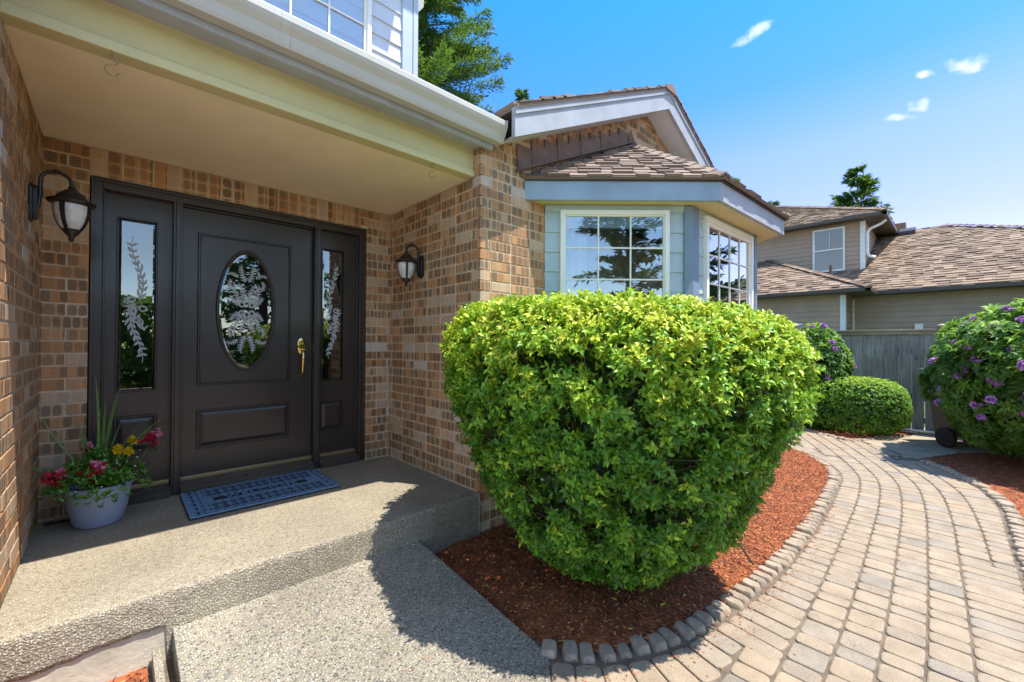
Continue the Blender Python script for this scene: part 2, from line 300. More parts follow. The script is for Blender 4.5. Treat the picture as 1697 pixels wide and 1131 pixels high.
Mt['frost'] = paint('seeded_glass', (.62, .61, .56), .2, .12, 25, 60, .003, (1, 1, 1))
Mt['etch'] = paint('etched_frosting', (.42, .47, .48), .65, .05, 20, 100, .0001)
Mt['glass'] = glassmat('window_glass', 3.2, .12); Mt['glass2'] = glassmat('far_window_glass', 2.0, .05); Mt['doorglass'] = glassmat('door_glass', 2.2, .08, (.55, .55, .5))
Mt['dark'] = paint('dim_interior', (.05, .045, .04), .9, .1)
Mt['curtain'] = paint('curtain_cloth', (.55, .58, .58), .9, .05, 8, 200, .0005)
Mt['shingle'] = shingle_mat('shingle_brown', (.13, .095, .075), (.215, .155, .12), (.29, .21, .165))
Mt['shingle2'] = shingle_mat('shingle_red_brown', (.125, .085, .057), (.23, .155, .10), (.32, .225, .15))
Mt['darkedge'] = paint('dark_metal', (.045, .035, .03), .45, .1, 6, 80, .0005)
Mt['flash'] = paint('flashing_brown', (.18, .11, .08), .8, .12, 9, 60, .0006)
Mt['nsiding'] = paint('taupe_siding', (.42, .305, .215), .7, .05, 2, 50, .0015, (1, 1, 8)); Mt['ngutter'] = paint('dark_gutter', (.07, .055, .042), .4, .06, 3, 80, .0003)
Mt['nwhite'] = paint('white_trim', (.82, .80, .76), .5, .03)
Mt['fence'] = wood_mat('weathered_fence', (.17, .16, .145), (.40, .38, .345), (45, 45, 2.5)); Mt['cedar'] = wood_mat('cedar_post', (.20, .10, .05), (.38, .22, .11), (45, 45, 3))
Mt['cap'] = wood_mat('cap_rail', (.28, .22, .14), (.46, .38, .26), (40, 4, 40))
Mt['stone'] = paint('edging_stone', (.40, .31, .22), .9, .2, 14, 90, .004, rv=.3)
def paver_mat():
    mt, nt, N, L, P = nodes('pavers'); v = obj(N); a = attr(N); r = ramp(N, [(0, (.275, .23, .175)), (.25, (.315, .245, .17)), (.5, (.335, .258, .175)), (.7, (.35, .265, .175)), (.85, (.30, .25, .19)), (1, (.375, .27, .165))]); L.new(a, r.inputs[0])
    g = tex(N, L, 'ShaderNodeTexNoise', 230, v, Detail=3); gr = ramp(N, [(.3, (.68,)*3), (.7, (1.22,)*3)]); L.new(g.outputs[0], gr.inputs[0]); c = mixc(N, L, 1., r.outputs[0], gr.outputs[0], 'MULTIPLY')
    s = tex(N, L, 'ShaderNodeTexNoise', 9, v, Detail=5); sr = ramp(N, [(.3, (.78,)*3), (.65, (1.05,)*3)]); L.new(s.outputs[0], sr.inputs[0]); c = mixc(N, L, 1., c, sr.outputs[0], 'MULTIPLY')
    L.new(c, P.inputs['Base Color']); P.inputs['Roughness'].default_value = .85; bump(N, L, g.outputs[0], .7, .0022, P); return mt
Mt['paver'] = paver_mat(); Mt['sand'] = paint('joint_sand', (.155, .118, .08), .95, .2, 12, 300, .004)
Mt['mulch'] = paint('bark_mulch', (.26, .072, .022), .9, .3, 16, 90, .02); Mt['soil'] = paint('garden_soil', (.12, .10, .06), .95, .2, 2, 60, .01)
def chipmat():
    mt, nt, N, L, P = nodes('bark_chips'); a = attr(N); r = ramp(N, [(0, (.13, .035, .012)), (.4, (.27, .072, .018)), (.75, (.42, .12, .03)), (1, (.58, .26, .10))]); L.new(a, r.inputs[0]); L.new(r.outputs[0], P.inputs['Base Color']); P.inputs['Roughness'].default_value = .85; return mt
Mt['chip'] = chipmat()
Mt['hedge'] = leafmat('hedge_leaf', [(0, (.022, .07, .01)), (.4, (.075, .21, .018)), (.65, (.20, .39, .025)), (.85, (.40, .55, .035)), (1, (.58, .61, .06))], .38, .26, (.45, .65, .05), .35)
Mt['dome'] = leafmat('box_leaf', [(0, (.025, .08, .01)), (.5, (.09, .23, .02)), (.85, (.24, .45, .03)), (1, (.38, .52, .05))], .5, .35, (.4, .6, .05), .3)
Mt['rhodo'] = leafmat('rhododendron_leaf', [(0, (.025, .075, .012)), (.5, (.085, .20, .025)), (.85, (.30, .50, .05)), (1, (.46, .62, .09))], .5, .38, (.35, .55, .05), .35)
Mt['petal'] = leafmat('purple_petal', [(0, (.28, .09, .40)), (.6, (.52, .22, .60)), (1, (.72, .45, .76))], .6, .3, (.6, .2, .7))
Mt['needle'] = leafmat('conifer_needles', [(0, (.015, .045, .012)), (.5, (.045, .12, .02)), (.85, (.11, .23, .03)), (1, (.17, .30, .05))], .55, .25)
Mt['needle2'] = leafmat('dark_conifer_needles', [(0, (.015, .045, .025)), (.6, (.04, .10, .05)), (1, (.08, .17, .07))], .6, .2)
Mt['bark'] = paint('bark', (.12, .085, .06), .9, .25, 12, 30, .02, (6, 6, 1)); Mt['twig'] = paint('twig', (.09, .06, .04), .9, .2, 20, 50, .004)
Mt['potblue'] = paint('pot_blue', (.29, .355, .48), .5, .05, 5, 160, .004)
Mt['blue'] = paint('blue_rubber', (.155, .27, .42), .7, .05, 9, 200, .0008); Mt['black'] = paint('black_rubber', (.014, .014, .016), .75, .1)
Mt['binm'] = paint('bin_plastic', (.12, .095, .075), .5, .06); Mt['tarp'] = paint('blue_tarp', (.14, .22, .29), .5, .1, 4, 8, .02)
Mt['asphalt'] = paint('driveway_concrete', (.45, .43, .38), .9, .08, 3, 100, .003); Mt['grass'] = paint('lawn_grass', (.05, .11, .025), .9, .25, 3, 60, .02)
for nm, c in (('red', (.62, .016, .045)), ('pink', (.85, .30, .42)), ('yellow', (.95, .72, .02)), ('whitef', (.82, .82, .80)), ('orange', (.6, .08, .02))): Mt[nm] = leafmat('flower_'+nm, [(0, tuple(x*.7 for x in c)), (1, c)], .6, .2, c)
Mt['blade'] = leafmat('grass_blade', [(0, (.05, .13, .03)), (1, (.16, .30, .06))], .45, .3); Mt['pleaf'] = leafmat('pot_leaf', [(0, (.03, .10, .015)), (1, (.18, .42, .04))], .4, .3)
Mt['rust'] = paint('rusty_wire', (.30, .19, .09), .6, .2, 60); Mt['carw'] = paint('white_car_paint', (.75, .75, .75), .2, .01, coat=1)
# ------------------------------------------------------------------ geometry utilities
def clip_poly(poly, p, n):   # keep side where (q-p).n>=0 ; 2D
    out = []
    for i in range(len(poly)):
        a, b = poly[i], poly[(i+1) % len(poly)]; da = (a[0]-p[0])*n[0]+(a[1]-p[1])*n[1]; db = (b[0]-p[0])*n[0]+(b[1]-p[1])*n[1]
        if da >= 0: out.append(a)
        if da*db < 0: t = da/(da-db); out.append((a[0]+(b[0]-a[0])*t, a[1]+(b[1]-a[1])*t))
    return out
def clip_convex(poly, conv):   # conv CCW
    for i in range(len(conv)):
        a, b = conv[i], conv[(i+1) % len(conv)]; n = (-(b[1]-a[1]), b[0]-a[0]); poly = clip_poly(poly, a, n)
        if len(poly) < 3: return []
    return poly
def in_poly(x, y, poly):
    c = False; n = len(poly)
    for i in range(n):
        x1, y1 = poly[i]; x2, y2 = poly[(i+1) % n]
        if (y1 > y) != (y2 > y) and x < (x2-x1)*(y-y1)/(y2-y1)+x1: c = not c
    return c
CH, BL, MO = .0762, .2032, .0095
def bricks(mb, o, d, n, L0, L1, k0, k1, phase=0, holes=(), ends=(0, 0), clip=None, z_off=.008, qs=(0, 0), depth=.03):
    """running-bond bricks in plane through o, direction d, outward normal n, courses k0..k1; qs: quoin trims at start/end; ends: header depth"""
    o, d, n = Vector(o), Vector(d), Vector(n)
    for k in range(k0, k1):
        z0 = z_off+k*CH+MO/2; z1 = z0+CH-MO; par = (k+phase) % 2
        a0 = L0+(qs[0] if par else 0); a1 = L1-(qs[1] if par else 0)
        spans = [(a0, a1)]
        for (h0, h1, hz0, hz1) in holes:
            if z1 > hz0+.01 and z0 < hz1-.01:
                ns = []
                for s0, s1 in spans:
                    if h0 > s0: ns.append((s0, min(s1, h0)))
                    if h1 < s1: ns.append((max(s0, h1), s1))
                spans = [q for q in ns if q[1]-q[0] > .02]
        for s0, s1 in spans:
            u = s0 - (0 if par else BL/2)
            while u < s1-.012:
                b0 = max(u, s0)+(MO/2 if u > s0+.001 else 0); b1 = min(u+BL, s1)-(MO/2 if u+BL < s1-.001 else 0); u += BL
                if b1-b0 < .02: continue
                rr = random.random(); out = random.uniform(-.0015, .0015); jz = random.uniform(-.001, .001)
                dp = depth; pq = o+d*b0; mb.cu = pq.x+pq.y+10
                if ends[0] and b0 < L0+.01: dp = ends[0]
                if ends[1] and b1 > L1-.01: dp = ends[1]
                if clip:
                    pl = clip_convex([(b0, z0), (b1, z0), (b1, z1), (b0, z1)], clip)
                    if len(pl) < 3: continue
                    if len(pl) != 4 or abs(pl[0][0]-b0)+abs(pl[2][0]-b1) > 1e-4 or abs(pl[2][1]-z1) > 1e-4:
                        P = [o+d*x+Vector((0, 0, z)) for x, z in pl]; mb.prism([p-n*dp for p in P], n*dp, rr); continue
                c = .003
                def Q(x, z, h): return o+d*x+Vector((0, 0, z+jz))+n*h
                vs = [Q(b0, z0, -dp), Q(b1, z0, -dp), Q(b1, z1, -dp), Q(b0, z1, -dp), Q(b0, z0, out-c), Q(b1, z0, out-c), Q(b1, z1, out-c), Q(b0, z1, out-c),
                      Q(b0+c, z0+c, out), Q(b1-c, z0+c, out), Q(b1-c, z1-c, out), Q(b0+c, z1-c, out)]
                if dp > .05: c2 = 0
                mb.add(vs, [(0, 1, 5, 4), (1, 2, 6, 5), (2, 3, 7, 6), (3, 0, 4, 7), (4, 5, 9, 8), (5, 6, 10, 9), (6, 7, 11, 10), (7, 4, 8, 11), (8, 9, 10, 11)], rr)
def shingles(mb, poly3, expo, wr, th, seed=0, under=None):
    """poly3: convex, first edge = eave. returns nothing; adds tabs clipped to the polygon"""
    rn = random.Random(seed); P = [Vector(p) for p in poly3]; u = (P[1]-P[0]).normalized(); nn = (P[1]-P[0]).cross(P[2]-P[0]).normalized()
    if nn.z < 0: nn = -nn
    v = nn.cross(u)
    if v.dot(P[2]-P[0]) < 0: v = -v
    pl = [((p-P[0]).dot(u), (p-P[0]).dot(v)) for p in P]
    ar = sum(pl[i][0]*pl[(i+1) % len(pl)][1]-pl[(i+1) % len(pl)][0]*pl[i][1] for i in range(len(pl)))
    if ar < 0: pl = pl[::-1]
    umin = min(p[0] for p in pl)-.1; umax = max(p[0] for p in pl)+.1; vmax = max(p[1] for p in pl); k = 0; v0 = -.02
    if under is not None: under.prism([p-nn*.02 for p in P], nn*.02, .2)
    pls = [(x, y) for x, y in pl]
    while v0 < vmax:
        x = umin - rn.random()*.3; flip = rn.random() < .5
        while x < umax:
            w = rn.uniform(*wr); drop = expo*.32 if flip else 0; flip = not flip if rn.random() < .85 else flip
            t = th*(1.0 if drop == 0 else .55)*rn.uniform(.85, 1.15); y0 = v0+drop; y1 = v0+expo*1.25
            q = clip_convex([(x, y0), (x+w-.002, y0), (x+w-.002, y1), (x, y1)], pls)
            if len(q) >= 3:
                lift = lambda yy: .002+t*(1-(yy-v0)/(expo*1.25))+.004*(0 if drop else 1)
                top = [P[0]+u*a+v*b+nn*lift(b) for a, b in q]; bot = [P[0]+u*a+v*b-nn*.004 for a, b in q]; n = len(q)
                mb.add(bot+top, [tuple(range(n, 2*n))]+[(i, (i+1) % n, (i+1) % n+n, i+n) for i in range(n)], rn.random())
            x += w
        v0 += expo; k += 1
def siding(mb, o, d, n, L, z0, z1, ex, lap=.012, top_line=None, r=.5):
    o, d, n = Vector(o), Vector(d), Vector(n); z = z0
    while z < z1-.01:
        zt = min(z+ex, z1); U = Vector((0, 0, 1))
        a = o+U*z; b = a+d*L; c = o+d*L+U*zt; e = o+U*zt; k = lap*(1-(zt-z)/ex)
        mb.add([a-n*.02, b-n*.02, a+n*lap, b+n*lap, c+n*(k+.001), e+n*(k+.001), e-n*.02, c-n*.02], [(0, 1, 3, 2), (2, 3, 4, 5), (1, 7, 4, 3), (0, 2, 5, 6), (5, 4, 7, 6)], r)
        z = zt
def polyline_pts(pts, step):
    P = [Vector((x, y, 0)) for x, y in pts]; out = []; acc = 0
    # catmull-rom densify
    D = []
    for i in range(len(P)-1):
        p0 = P[max(i-1, 0)]; p1 = P[i]; p2 = P[i+1]; p3 = P[min(i+2, len(P)-1)]
        for k in range(16):
            t = k/16; D.append(.5*((2*p1)+(p2-p0)*t+(2*p0-5*p1+4*p2-p3)*t*t+(3*p1-p0-3*p2+p3)*t**3))
    D.append(P[-1]); S = [0]
    for i in range(1, len(D)): S.append(S[-1]+(D[i]-D[i-1]).length)
    def at(s):
        s = max(0, min(S[-1], s)); i = int(np.searchsorted(S, s, side='right'))-1; i = max(0, min(i, len(D)-2)); t = (s-S[i])/max(1e-9, S[i+1]-S[i])
        p = D[i].lerp(D[i+1], t); tt = (D[min(i+2, len(D)-1)]-D[max(i-1, 0)]).normalized(); return p, tt
    return at, S[-1]
# ================================================================== GROUND
g = MB(); g.add([(-150, -150, -.40), (150, -150, -.40), (150, 150, -.40), (-150, 150, -.40)], [(0, 1, 2, 3)]); struct(g.build('ground', Mt['grass']))
g = MB(); g.box(-2.2, 3.5, -11, -4.9, -.5, -.302); g.box(-9, -2.25, -11, -1.6, -.5, -.31); struct(g.build('driveway', Mt['asphalt']))
WX0, WX1 = -1.715, -.5
def walk_z(y): return -.175+(y+1.38)*.1137 if y > -2.48 else -.3
g = MB(); top = [(-1.715, -1.383), (-.5, -1.383), (-.5, -2.48), (-1.35, -3.33), (-2.3, -4.28), (-3.2, -4.28), (-1.73, -2.48)]
# slab as sloped part and flat part
g.add([(-1.715, -1.383, walk_z(-1.383)), (-.5, -1.383, walk_z(-1.383)), (-.5, -2.48, -.3), (-1.72, -2.48, -.3), (-1.715, -1.383, -.6), (-.5, -1.383, -.6), (-.5, -2.48, -.6), (-1.72, -2.48, -.6)],
      [(3, 2, 1, 0), (2, 6, 5, 1), (0, 4, 7, 3)])
g.add([(-1.72, -2.48, -.3), (-.5, -2.48, -.3), (-1.9, -3.88, -.3), (-3.12, -3.88, -.3), (-1.72, -2.48, -.6), (-.5, -2.48, -.6), (-1.9, -3.88, -.6), (-3.12, -3.88, -.6)],
      [(0, 3, 2, 1), (1, 2, 6, 5), (0, 4, 7, 3)])
struct(g.build('walkway', Mt['walk']))
CURB_L = [(-.47, -2.47), (-.3, -2.65), (-.05, -2.78), (.31, -2.86), (.99, -2.93), (1.97, -2.93), (2.9, -2.88), (3.58, -2.82), (4.0, -2.69), (4.42, -2.42), (4.75, -2.0), (4.92, -1.5), (4.98, -.8)]
CURB_R = [(-3.0, -4.06), (0, -4.06), (2.7, -4.03), (3.48, -4.02), (3.85, -3.98), (4.28, -3.88), (4.83, -3.64), (5.19, -3.42)]
CURB_B = [(6.9, -1.1), (6.55, -1.62), (6.25, -2.07), (5.83, -2.6)]
CURB_B2 = [(5.87, -2.66), (6.4, -2.9), (6.95, -3.13)]
atL, LL = polyline_pts(CURB_L, .1); atR, LR = polyline_pts(CURB_R, .1)
bedL = [(-.52, -1.3)]+[(atL(s)[0].x, atL(s)[0].y) for s in np.linspace(0, LL, 60)]+[(4.98, 0), (-.52, 0)]
bedR = [(atR(s)[0].x, atR(s)[0].y) for s in np.linspace(0, LR, 60)]+[(5.6, -3.52), (6.1, -3.75), (6.6, -4.3), (8, -6), (8, -9), (-3, -9)]
bedB = [(7.25, -.6)]+CURB_B+CURB_B2+[(7.25, -3.22)]
g = MB(); g.box(-3.3, 8.0, -4.4, 2.0, -.5, -.3085); struct(g.build('joint_sand', Mt['sand']))
g = MB(); g.prism([(5.25, -3.36, -.5), (5.75, -2.95, -.5), (6.0, -2.72, -.5), (6.9, -3.2, -.5), (9, -3.4, -.5), (9, -7, -.5), (6.7, -4.3, -.5), (6.1, -3.75, -.5)][::-1], (0, 0, .199)); 
struct(g.build('concrete_pad', paint('pad_concrete', (.34, .28, .20), .9, .15, 5, 80, .003)))
pad = [(5.25, -3.36), (5.75, -2.95), (6.0, -2.72), (6.9, -3.2), (9, -3.4), (9, -7), (6.7, -4.3), (6.1, -3.75)]
# pavers
REF = [(-3.3, -3.69), (0, -3.64), (1, -3.62), (2, -3.58), (3, -3.53), (3.8, -3.44), (4.4, -3.26), (5.0, -3.02), (5.6, -2.75), (6.4, -2.35), (7.4, -1.85), (9, -1.0)]
atD, LD = polyline_pts(REF, .1)
Lpts = np.array([[atL(s)[0].x, atL(s)[0].y] for s in np.linspace(0, LL, 200)]); Rpts = np.array([[atR(s)[0].x, atR(s)[0].y] for s in np.linspace(0, LR, 200)])
def paver(mb, mapf, s0, s1, o0, o1, rr):
    g_ = .0032; s0 += g_; s1 -= g_; o0 += .0042; o1 -= .0042; c = min(.024, (s1-s0)*.32); ring = []
    for (cs, co, a0) in ((s0+c, o0+c, 180), (s1-c, o0+c, 270), (s1-c, o1-c, 0), (s0+c, o1-c, 90)):
        for k in range(4): a = R(a0+k*30); ring.append((cs+c*math.cos(a), co+c*math.sin(a)))
    mx_, my_ = (s0+s1)/2, (o0+o1)/2; jz = random.uniform(-.002, .002); tl = random.uniform(-.012, .012); n = len(ring); vs = []
    for sc, z in ((1, -.33), (1, -.3065), (.975, -.3025), (.90, -.300)):
        for (a, b) in ring:
            x = mx_+(a-mx_)*sc; y = my_+(b-my_)*(sc); p = mapf(x, y); vs.append((p[0]+random.uniform(-.0007, .0007), p[1]+random.uniform(-.0007, .0007), z+jz+tl*(a-mx_)))
    fs = [(k*n+i, k*n+(i+1) % n, (k+1)*n+(i+1) % n, (k+1)*n+i) for k in range(3) for i in range(n)]+[tuple(range(3*n, 4*n))]
    mb.add(vs, fs, rr)
def mapD(s, o): p, t = atD(s); return (p.x-t.y*o, p.y+t.x*o)
pv = MB()
SD = np.linspace(0, LD, 700); PD = np.array([[atD(q)[0].x, atD(q)[0].y] for q in SD]); TD = np.array([[atD(q)[1].x, atD(q)[1].y] for q in SD])
def offs(x, y):
    i = int(((PD-(x, y))**2).sum(1).argmin()); d_ = (x-PD[i][0], y-PD[i][1]); return TD[i][0]*d_[1]-TD[i][1]*d_[0]
OL = np.array([offs(*q) for q in Lpts]); OR = np.array([offs(*q) for q in Rpts]); CW = .146
kl = lambda o: math.floor((o-.20)/CW); kr = lambda o: math.ceil((o+.17)/CW)
for k in range(-4, 14):
    o0 = k*CW; s = random.random()*.1; big = (k % 2 == 0)
    while s < LD-.3:
        w = .148 if big else .098; big = not big
        if random.random() < .04: big = not big
        x, y = mapD(s+w/2, o0+.073)
        il = int(((Lpts-(x, y))**2).sum(1).argmin()); ir = int(((Rpts-(x, y))**2).sum(1).argmin()); dl = math.hypot(*(Lpts[il]-(x, y)))
        ok = not in_poly(x, y, bedL) and not in_poly(x, y, bedR) and not in_poly(x, y, pad) and x < 7.2 and not in_poly(x, y, bedB) and y < -.3
        if x > -.25 and k+1 > kl(OL[il]): ok = False
        if x <= -.25 and dl < .33: ok = False
        if k < kr(OR[ir]) and x < 5.3: ok = False
        if y-x > -1.97 and x < .3: ok = False
        if ok: pv_r = random.choice([.0, .2, .3, .4, .5, .55, .6, .65, .7, .85, .95])+random.uniform(-.04, .04); paver(pv, mapD, s, s+w, o0, o0+CW, max(0, min(1, pv_r)))
        s += w
def soldier(at, LEN, left, step=.102):
    s = 0
    while s < LEN-step:
        p, t = at(s+step/2); o = offs(p.x, p.y)
        if left: w1 = (o-kl(o)*CW) if p.x > -.1 else .30; w1 = min(max(w1, .2), .36); mp = lambda a, b: (at(a)[0].x+at(a)[1].y*b, at(a)[0].y-at(a)[1].x*b); paver(pv, lambda a, b, w1=w1: mp(a, .065+w1-b), s, s+step, .065, w1, random.uniform(.1, .95))
        else: w1 = min(max(kr(o)*CW-o, .17), .33); mp = lambda a, b: (at(a)[0].x-at(a)[1].y*b, at(a)[0].y+at(a)[1].x*b); paver(pv, mp, s, s+step, .065, w1, random.uniform(.1, .95))
        s += step
soldier(atL, LL, True); soldier(atR, LR, False)
struct(pv.build('paver_path', Mt['paver']))
# mulch beds (solid grid + loose chips)
def nz2(x, y, s): return mnoise.noise(Vector((x*s, y*s, 3.3)))
def mz(x, y, poly_id):
    z = -.300+.010*nz2(x, y, 9)+.016*nz2(x, y, 1.5)
    if poly_id == 0: z += .02*max(0, min(1, (y+2.8)/.5))-.02*max(0, 1-abs(x+.5)/.3)
    return max(-.303, min(z, -.276))
def bed(poly, pid, lab, step=.03, n=20000, x0=None, x1=None, y0=None, y1=None):
    xs = [p[0] for p in poly]; ys = [p[1] for p in poly]; X0, X1, Y0, Y1 = min(xs), max(xs), min(ys), max(ys); mb = MB(); idx = {}
    nx = int((X1-X0)/step)+1; ny = int((Y1-Y0)/step)+1
    def vid(i, j):
        if (i, j) not in idx: x, y = X0+i*step, Y0+j*step; idx[(i, j)] = len(mb.v); mb.v.append((x, y, mz(x, y, pid)))
        return idx[(i, j)]
    for i in range(nx):
        for j in range(ny):
            if in_poly(X0+(i+.5)*step, Y0+(j+.5)*step, poly): mb.f.append((vid(i, j), vid(i+1, j), vid(i+1, j+1), vid(i, j+1))); mb.r.append(.5); mb.mi.append(0)
    tag(mb.build('mulch', Mt['mulch'], smooth=True), lab, 'mulch', kind='stuff')
    C = []; D = []; Nn = []
    while len(C) < n:
        x = random.uniform(x0 if x0 is not None else X0, x1 if x1 is not None else X1); y = random.uniform(y0 if y0 is not None else Y0, y1 if y1 is not None else Y1)
        if not in_poly(x, y, poly): continue
        a = random.uniform(0, 6.28); C.append((x, y, mz(x, y, pid)+random.uniform(.001, .010))); D.append((math.cos(a), math.sin(a), random.gauss(0, .3))); Nn.append((random.gauss(0, .45), random.gauss(0, .45), 1))
    o = leaves('mulch_chips', C, D, Nn, rng.uniform(.012, .034, n), rng.uniform(.004, .010, n), rng.random(n)**1.2, Mt['chip'], fold=.12)
    tag(o, lab.replace('ground', 'loose chips'), 'mulch', kind='stuff')
bed(bedL, 0, 'red brown bark mulch ground under the big hedge', n=42000, x0=-.52, x1=4.9, y0=-2.95, y1=-1.38)
bed(bedR, 1, 'red brown bark mulch ground under the purple flowering shrub', .05, 14000, 2.4, 7, -6, -3.4)
bed(bedB, 2, 'red brown bark mulch ground under the small rounded bush', .04, 4500)
bed([(-2.6, -1.33), (-1.8, -1.33), (-1.8, -2.5), (-2.6, -2.5)], 3, 'red brown bark mulch ground left of the walkway', .04, 2500)
# edging stones
stones = []
for q in range(5):
    mb = MB(); n = 12; vs = []
    for sc, z in ((1, -.05), (1.0, .022), (.93, .041), (.78, .052), (.45, .057)):
        for j in range(n):
            a = 2*math.pi*j/n; rx, ry = .037, .056; cc, ss = math.cos(a), math.sin(a); e = .55
            x = rx*math.copysign(abs(cc)**e, cc); y = ry*math.copysign(abs(ss)**e, ss); k = sc*(1+.16*mnoise.noise(Vector((x*30+q*7, y*30, z*8))))
            vs.append((x*k, y*k, z+.004*mnoise.noise(Vector((x*40, y*40+q*9, 1)))))
    fs = [(k*n+i, k*n+(i+1) % n, (k+1)*n+(i+1) % n, (k+1)*n+i) for k in range(4) for i in range(n)]+[tuple(range(4*n, 5*n))]
    mb.add(vs, fs, random.random()); me_o = mb.build('edging_stone', Mt['stone'], smooth='auto'); stones.append(me_o)
first = [True]*5
def edge_row(at, LEN, lab, grp, step=.082, s0=0, s1=None, z=-.334):
    s = s0
    while s < (s1 or LEN):
        p, t = at(s); q = random.randrange(5); o = stones[q]
        if not first[q]: o = o.copy(); COL.objects.link(o)
        first[q] = False
        o.location = (p.x+random.uniform(-.006, .006), p.y+random.uniform(-.006, .006), z+random.uniform(-.006, .006)); o.rotation_euler = (random.uniform(-.06, .06), random.uniform(-.06, .06), math.atan2(t.y, t.x)+random.uniform(-.1, .1)); k = random.uniform(.85, 1.08); o.scale = (k, random.uniform(.82, 1.08), k)
        tag(o, lab, 'edging stone', grp); s += step*random.uniform(.95, 1.08)
edge_row(atL, LL, 'rounded tan edging stone in the curved row between hedge mulch and paver path', 'edging stones round the hedge bed')
edge_row(atR, LR, 'rounded tan edging stone in the row along the purple shrub bed', 'edging stones of the right hand bed', s0=3.6)
for cb in (CURB_B, CURB_B2):
    a_, l_ = polyline_pts(cb, .1); edge_row(a_, l_, 'small edging stone bordering the mulch of the low rounded bush', 'edging stones round the small bush bed', step=.09)
C, D, Nn = [], [], []
for i in range(900):
    q = random.uniform(0, 3.2); p, t = atL(q); o_ = .055+abs(random.gauss(0, .07)); a = random.uniform(0, 6.28); C.append((p.x+t.y*o_, p.y-t.x*o_, -.2985)); D.append((math.cos(a), math.sin(a), .05)); Nn.append((random.gauss(0, .2), random.gauss(0, .2), 1))
tag(leaves('bark_debris', C, D, Nn, rng.uniform(.006, .022, 900), rng.uniform(.002, .006, 900), rng.random(900), Mt['chip'], simple=True), 'stray bark bits lying on the pavers along the edging stones', 'bark', kind='stuff')
C, D, Nn = [], [], []
for i in range(130):
    x, y = random.uniform(-1.5, 4), random.uniform(-3.9, -1.45)
    if in_poly(x, y, bedL) or in_poly(x, y, bedR) or (x < -.5 and y-x < -1.99): continue
    zz = walk_z(y)+.002 if x < -.5 else -.2975
    a = random.uniform(0, 6.28); C.append((x, y, zz)); D.append((math.cos(a), math.sin(a), .05)); Nn.append((random.gauss(0, .15), random.gauss(0, .15), 1))
tag(leaves('leaf_litter', C, D, Nn, rng.uniform(.008, .020, len(C)), rng.uniform(.004, .008, len(C)), rng.uniform(.3, 1, len(C)), Mt['chip']), 'few small dry leaf bits scattered over the walkway and pavers', 'leaves', kind='stuff')
# ================================================================== HOUSE
H, D_, W_ = 2.2957, 1.366, 2.2313
house = thing('house', (0, 0, 0), 'brown brick house with a covered porch, dark front door and angled bay window', 'house')
ps = MB()
xs = np.arange(-2.6, .0001, .02); prof = []
def porchcol(x):
    rag = -.155-.03*mnoise.noise(Vector((x*4, 1, 1)))-.012*mnoise.noise(Vector((x*20, 5, 1))) if x < -1.72 else -.55
    e = .004*mnoise.noise(Vector((x*16, 3, 7)))
    base = [(.3, 0), (-1.35, 0), (-1.366+e, -.002), (-1.376+e, -.008), (-1.381+e, -.02)]+[(-1.382+.006*mnoise.noise(Vector((x*22, z*22, 2))), z) for z in np.linspace(-.05, rag, 7)]+[(-1.36, rag-.004), (.3, rag-.004)]
    return base
for i, x in enumerate(xs):
    for (y, z) in porchcol(x): ps.v.append((x, y, z))
n = len(porchcol(0))
for i in range(len(xs)-1):
    for j in range(n-1): ps.f.append((i*n+j, i*n+j+1, (i+1)*n+j+1, (i+1)*n+j)); ps.r.append(.5); ps.mi.append(1 if j > 2 else 0)
ps.f.append(tuple((len(xs)-1)*n+j for j in range(n))[::-1]); ps.r.append(.5); ps.mi.append(1)
struct(ps.build('porch_floor', [Mt['porch'], Mt['porch_face']], smooth=True))
g = MB(); g.box(-2.6, -1.73, -1.374, -1.2, -.6, -.15); struct(g.build('porch_foundation', Mt['conc']))
g = MB(); g.box(-1.785, -1.755, -2.0, -1.39, -.6, -.235); tag(g.build('edging_board', Mt['porch_face'], bevel=.003), 'narrow pale strip running along the left edge of the pebbled walkway', 'edging board')
# brick walls
b = MB()
bricks(b, (-W_, 0, 0), (1, 0, 0), (0, -1, 0), 0, W_, 0, 31, 0, holes=[(W_-2.035, W_-.232, -.1, 2.12), (W_-2.035, W_-.30, 2.0, 3)])
x = -2.035; k = 0
while x < -.31:   # soldier course over the door
    Q = lambda a, z, h: (a, -h, z); z0, z1 = 2.123, 2.292; a0, a1 = x+MO/2, x+CH-MO/2; rr = random.random(); b.cu = a0+10-.0
    b.add([(a0, .03, z0), (a1, .03, z0), (a1, .03, z1), (a0, .03, z1), (a0, .003, z0), (a1, .003, z0), (a1, .003, z1), (a0, .003, z1), (a0+.003, 0, z0+.003), (a1-.003, 0, z0+.003), (a1-.003, 0, z1-.003), (a0+.003, 0, z1-.003)],
          [(0, 1, 5, 4), (1, 2, 6, 5), (2, 3, 7, 6), (3, 0, 4, 7), (4, 5, 9, 8), (5, 6, 10, 9), (6, 7, 11, 10), (7, 4, 8, 11), (8, 9, 10, 11)], rr); x += CH
b.box(-W_-.1, -2.036, .005, .2, -.1, 2.6, mi=1); b.box(-.231, .1, .005, .2, -.1, 2.6, mi=1); b.box(-2.036, -.231, .005, .2, 2.121, 2.6, mi=1)
o = b.build('brick_wall', [Mt['brick'], Mt['mortar']], house); o['label'] = 'brick wall around the front door'
b = MB(); bricks(b, (0, -D_, 0), (0, 1, 0), (-1, 0, 0), 0, D_-.002, -1, 33, 0, qs=(.1016, 0), ends=(.095, 0)); b.box(.005, .12, -D_+.04, .0, -.6, 2.48, mi=1)
o = b.build('brick_wall', [Mt['brick'], Mt['mortar']], house); o['label'] = 'brick side wall right of the door'
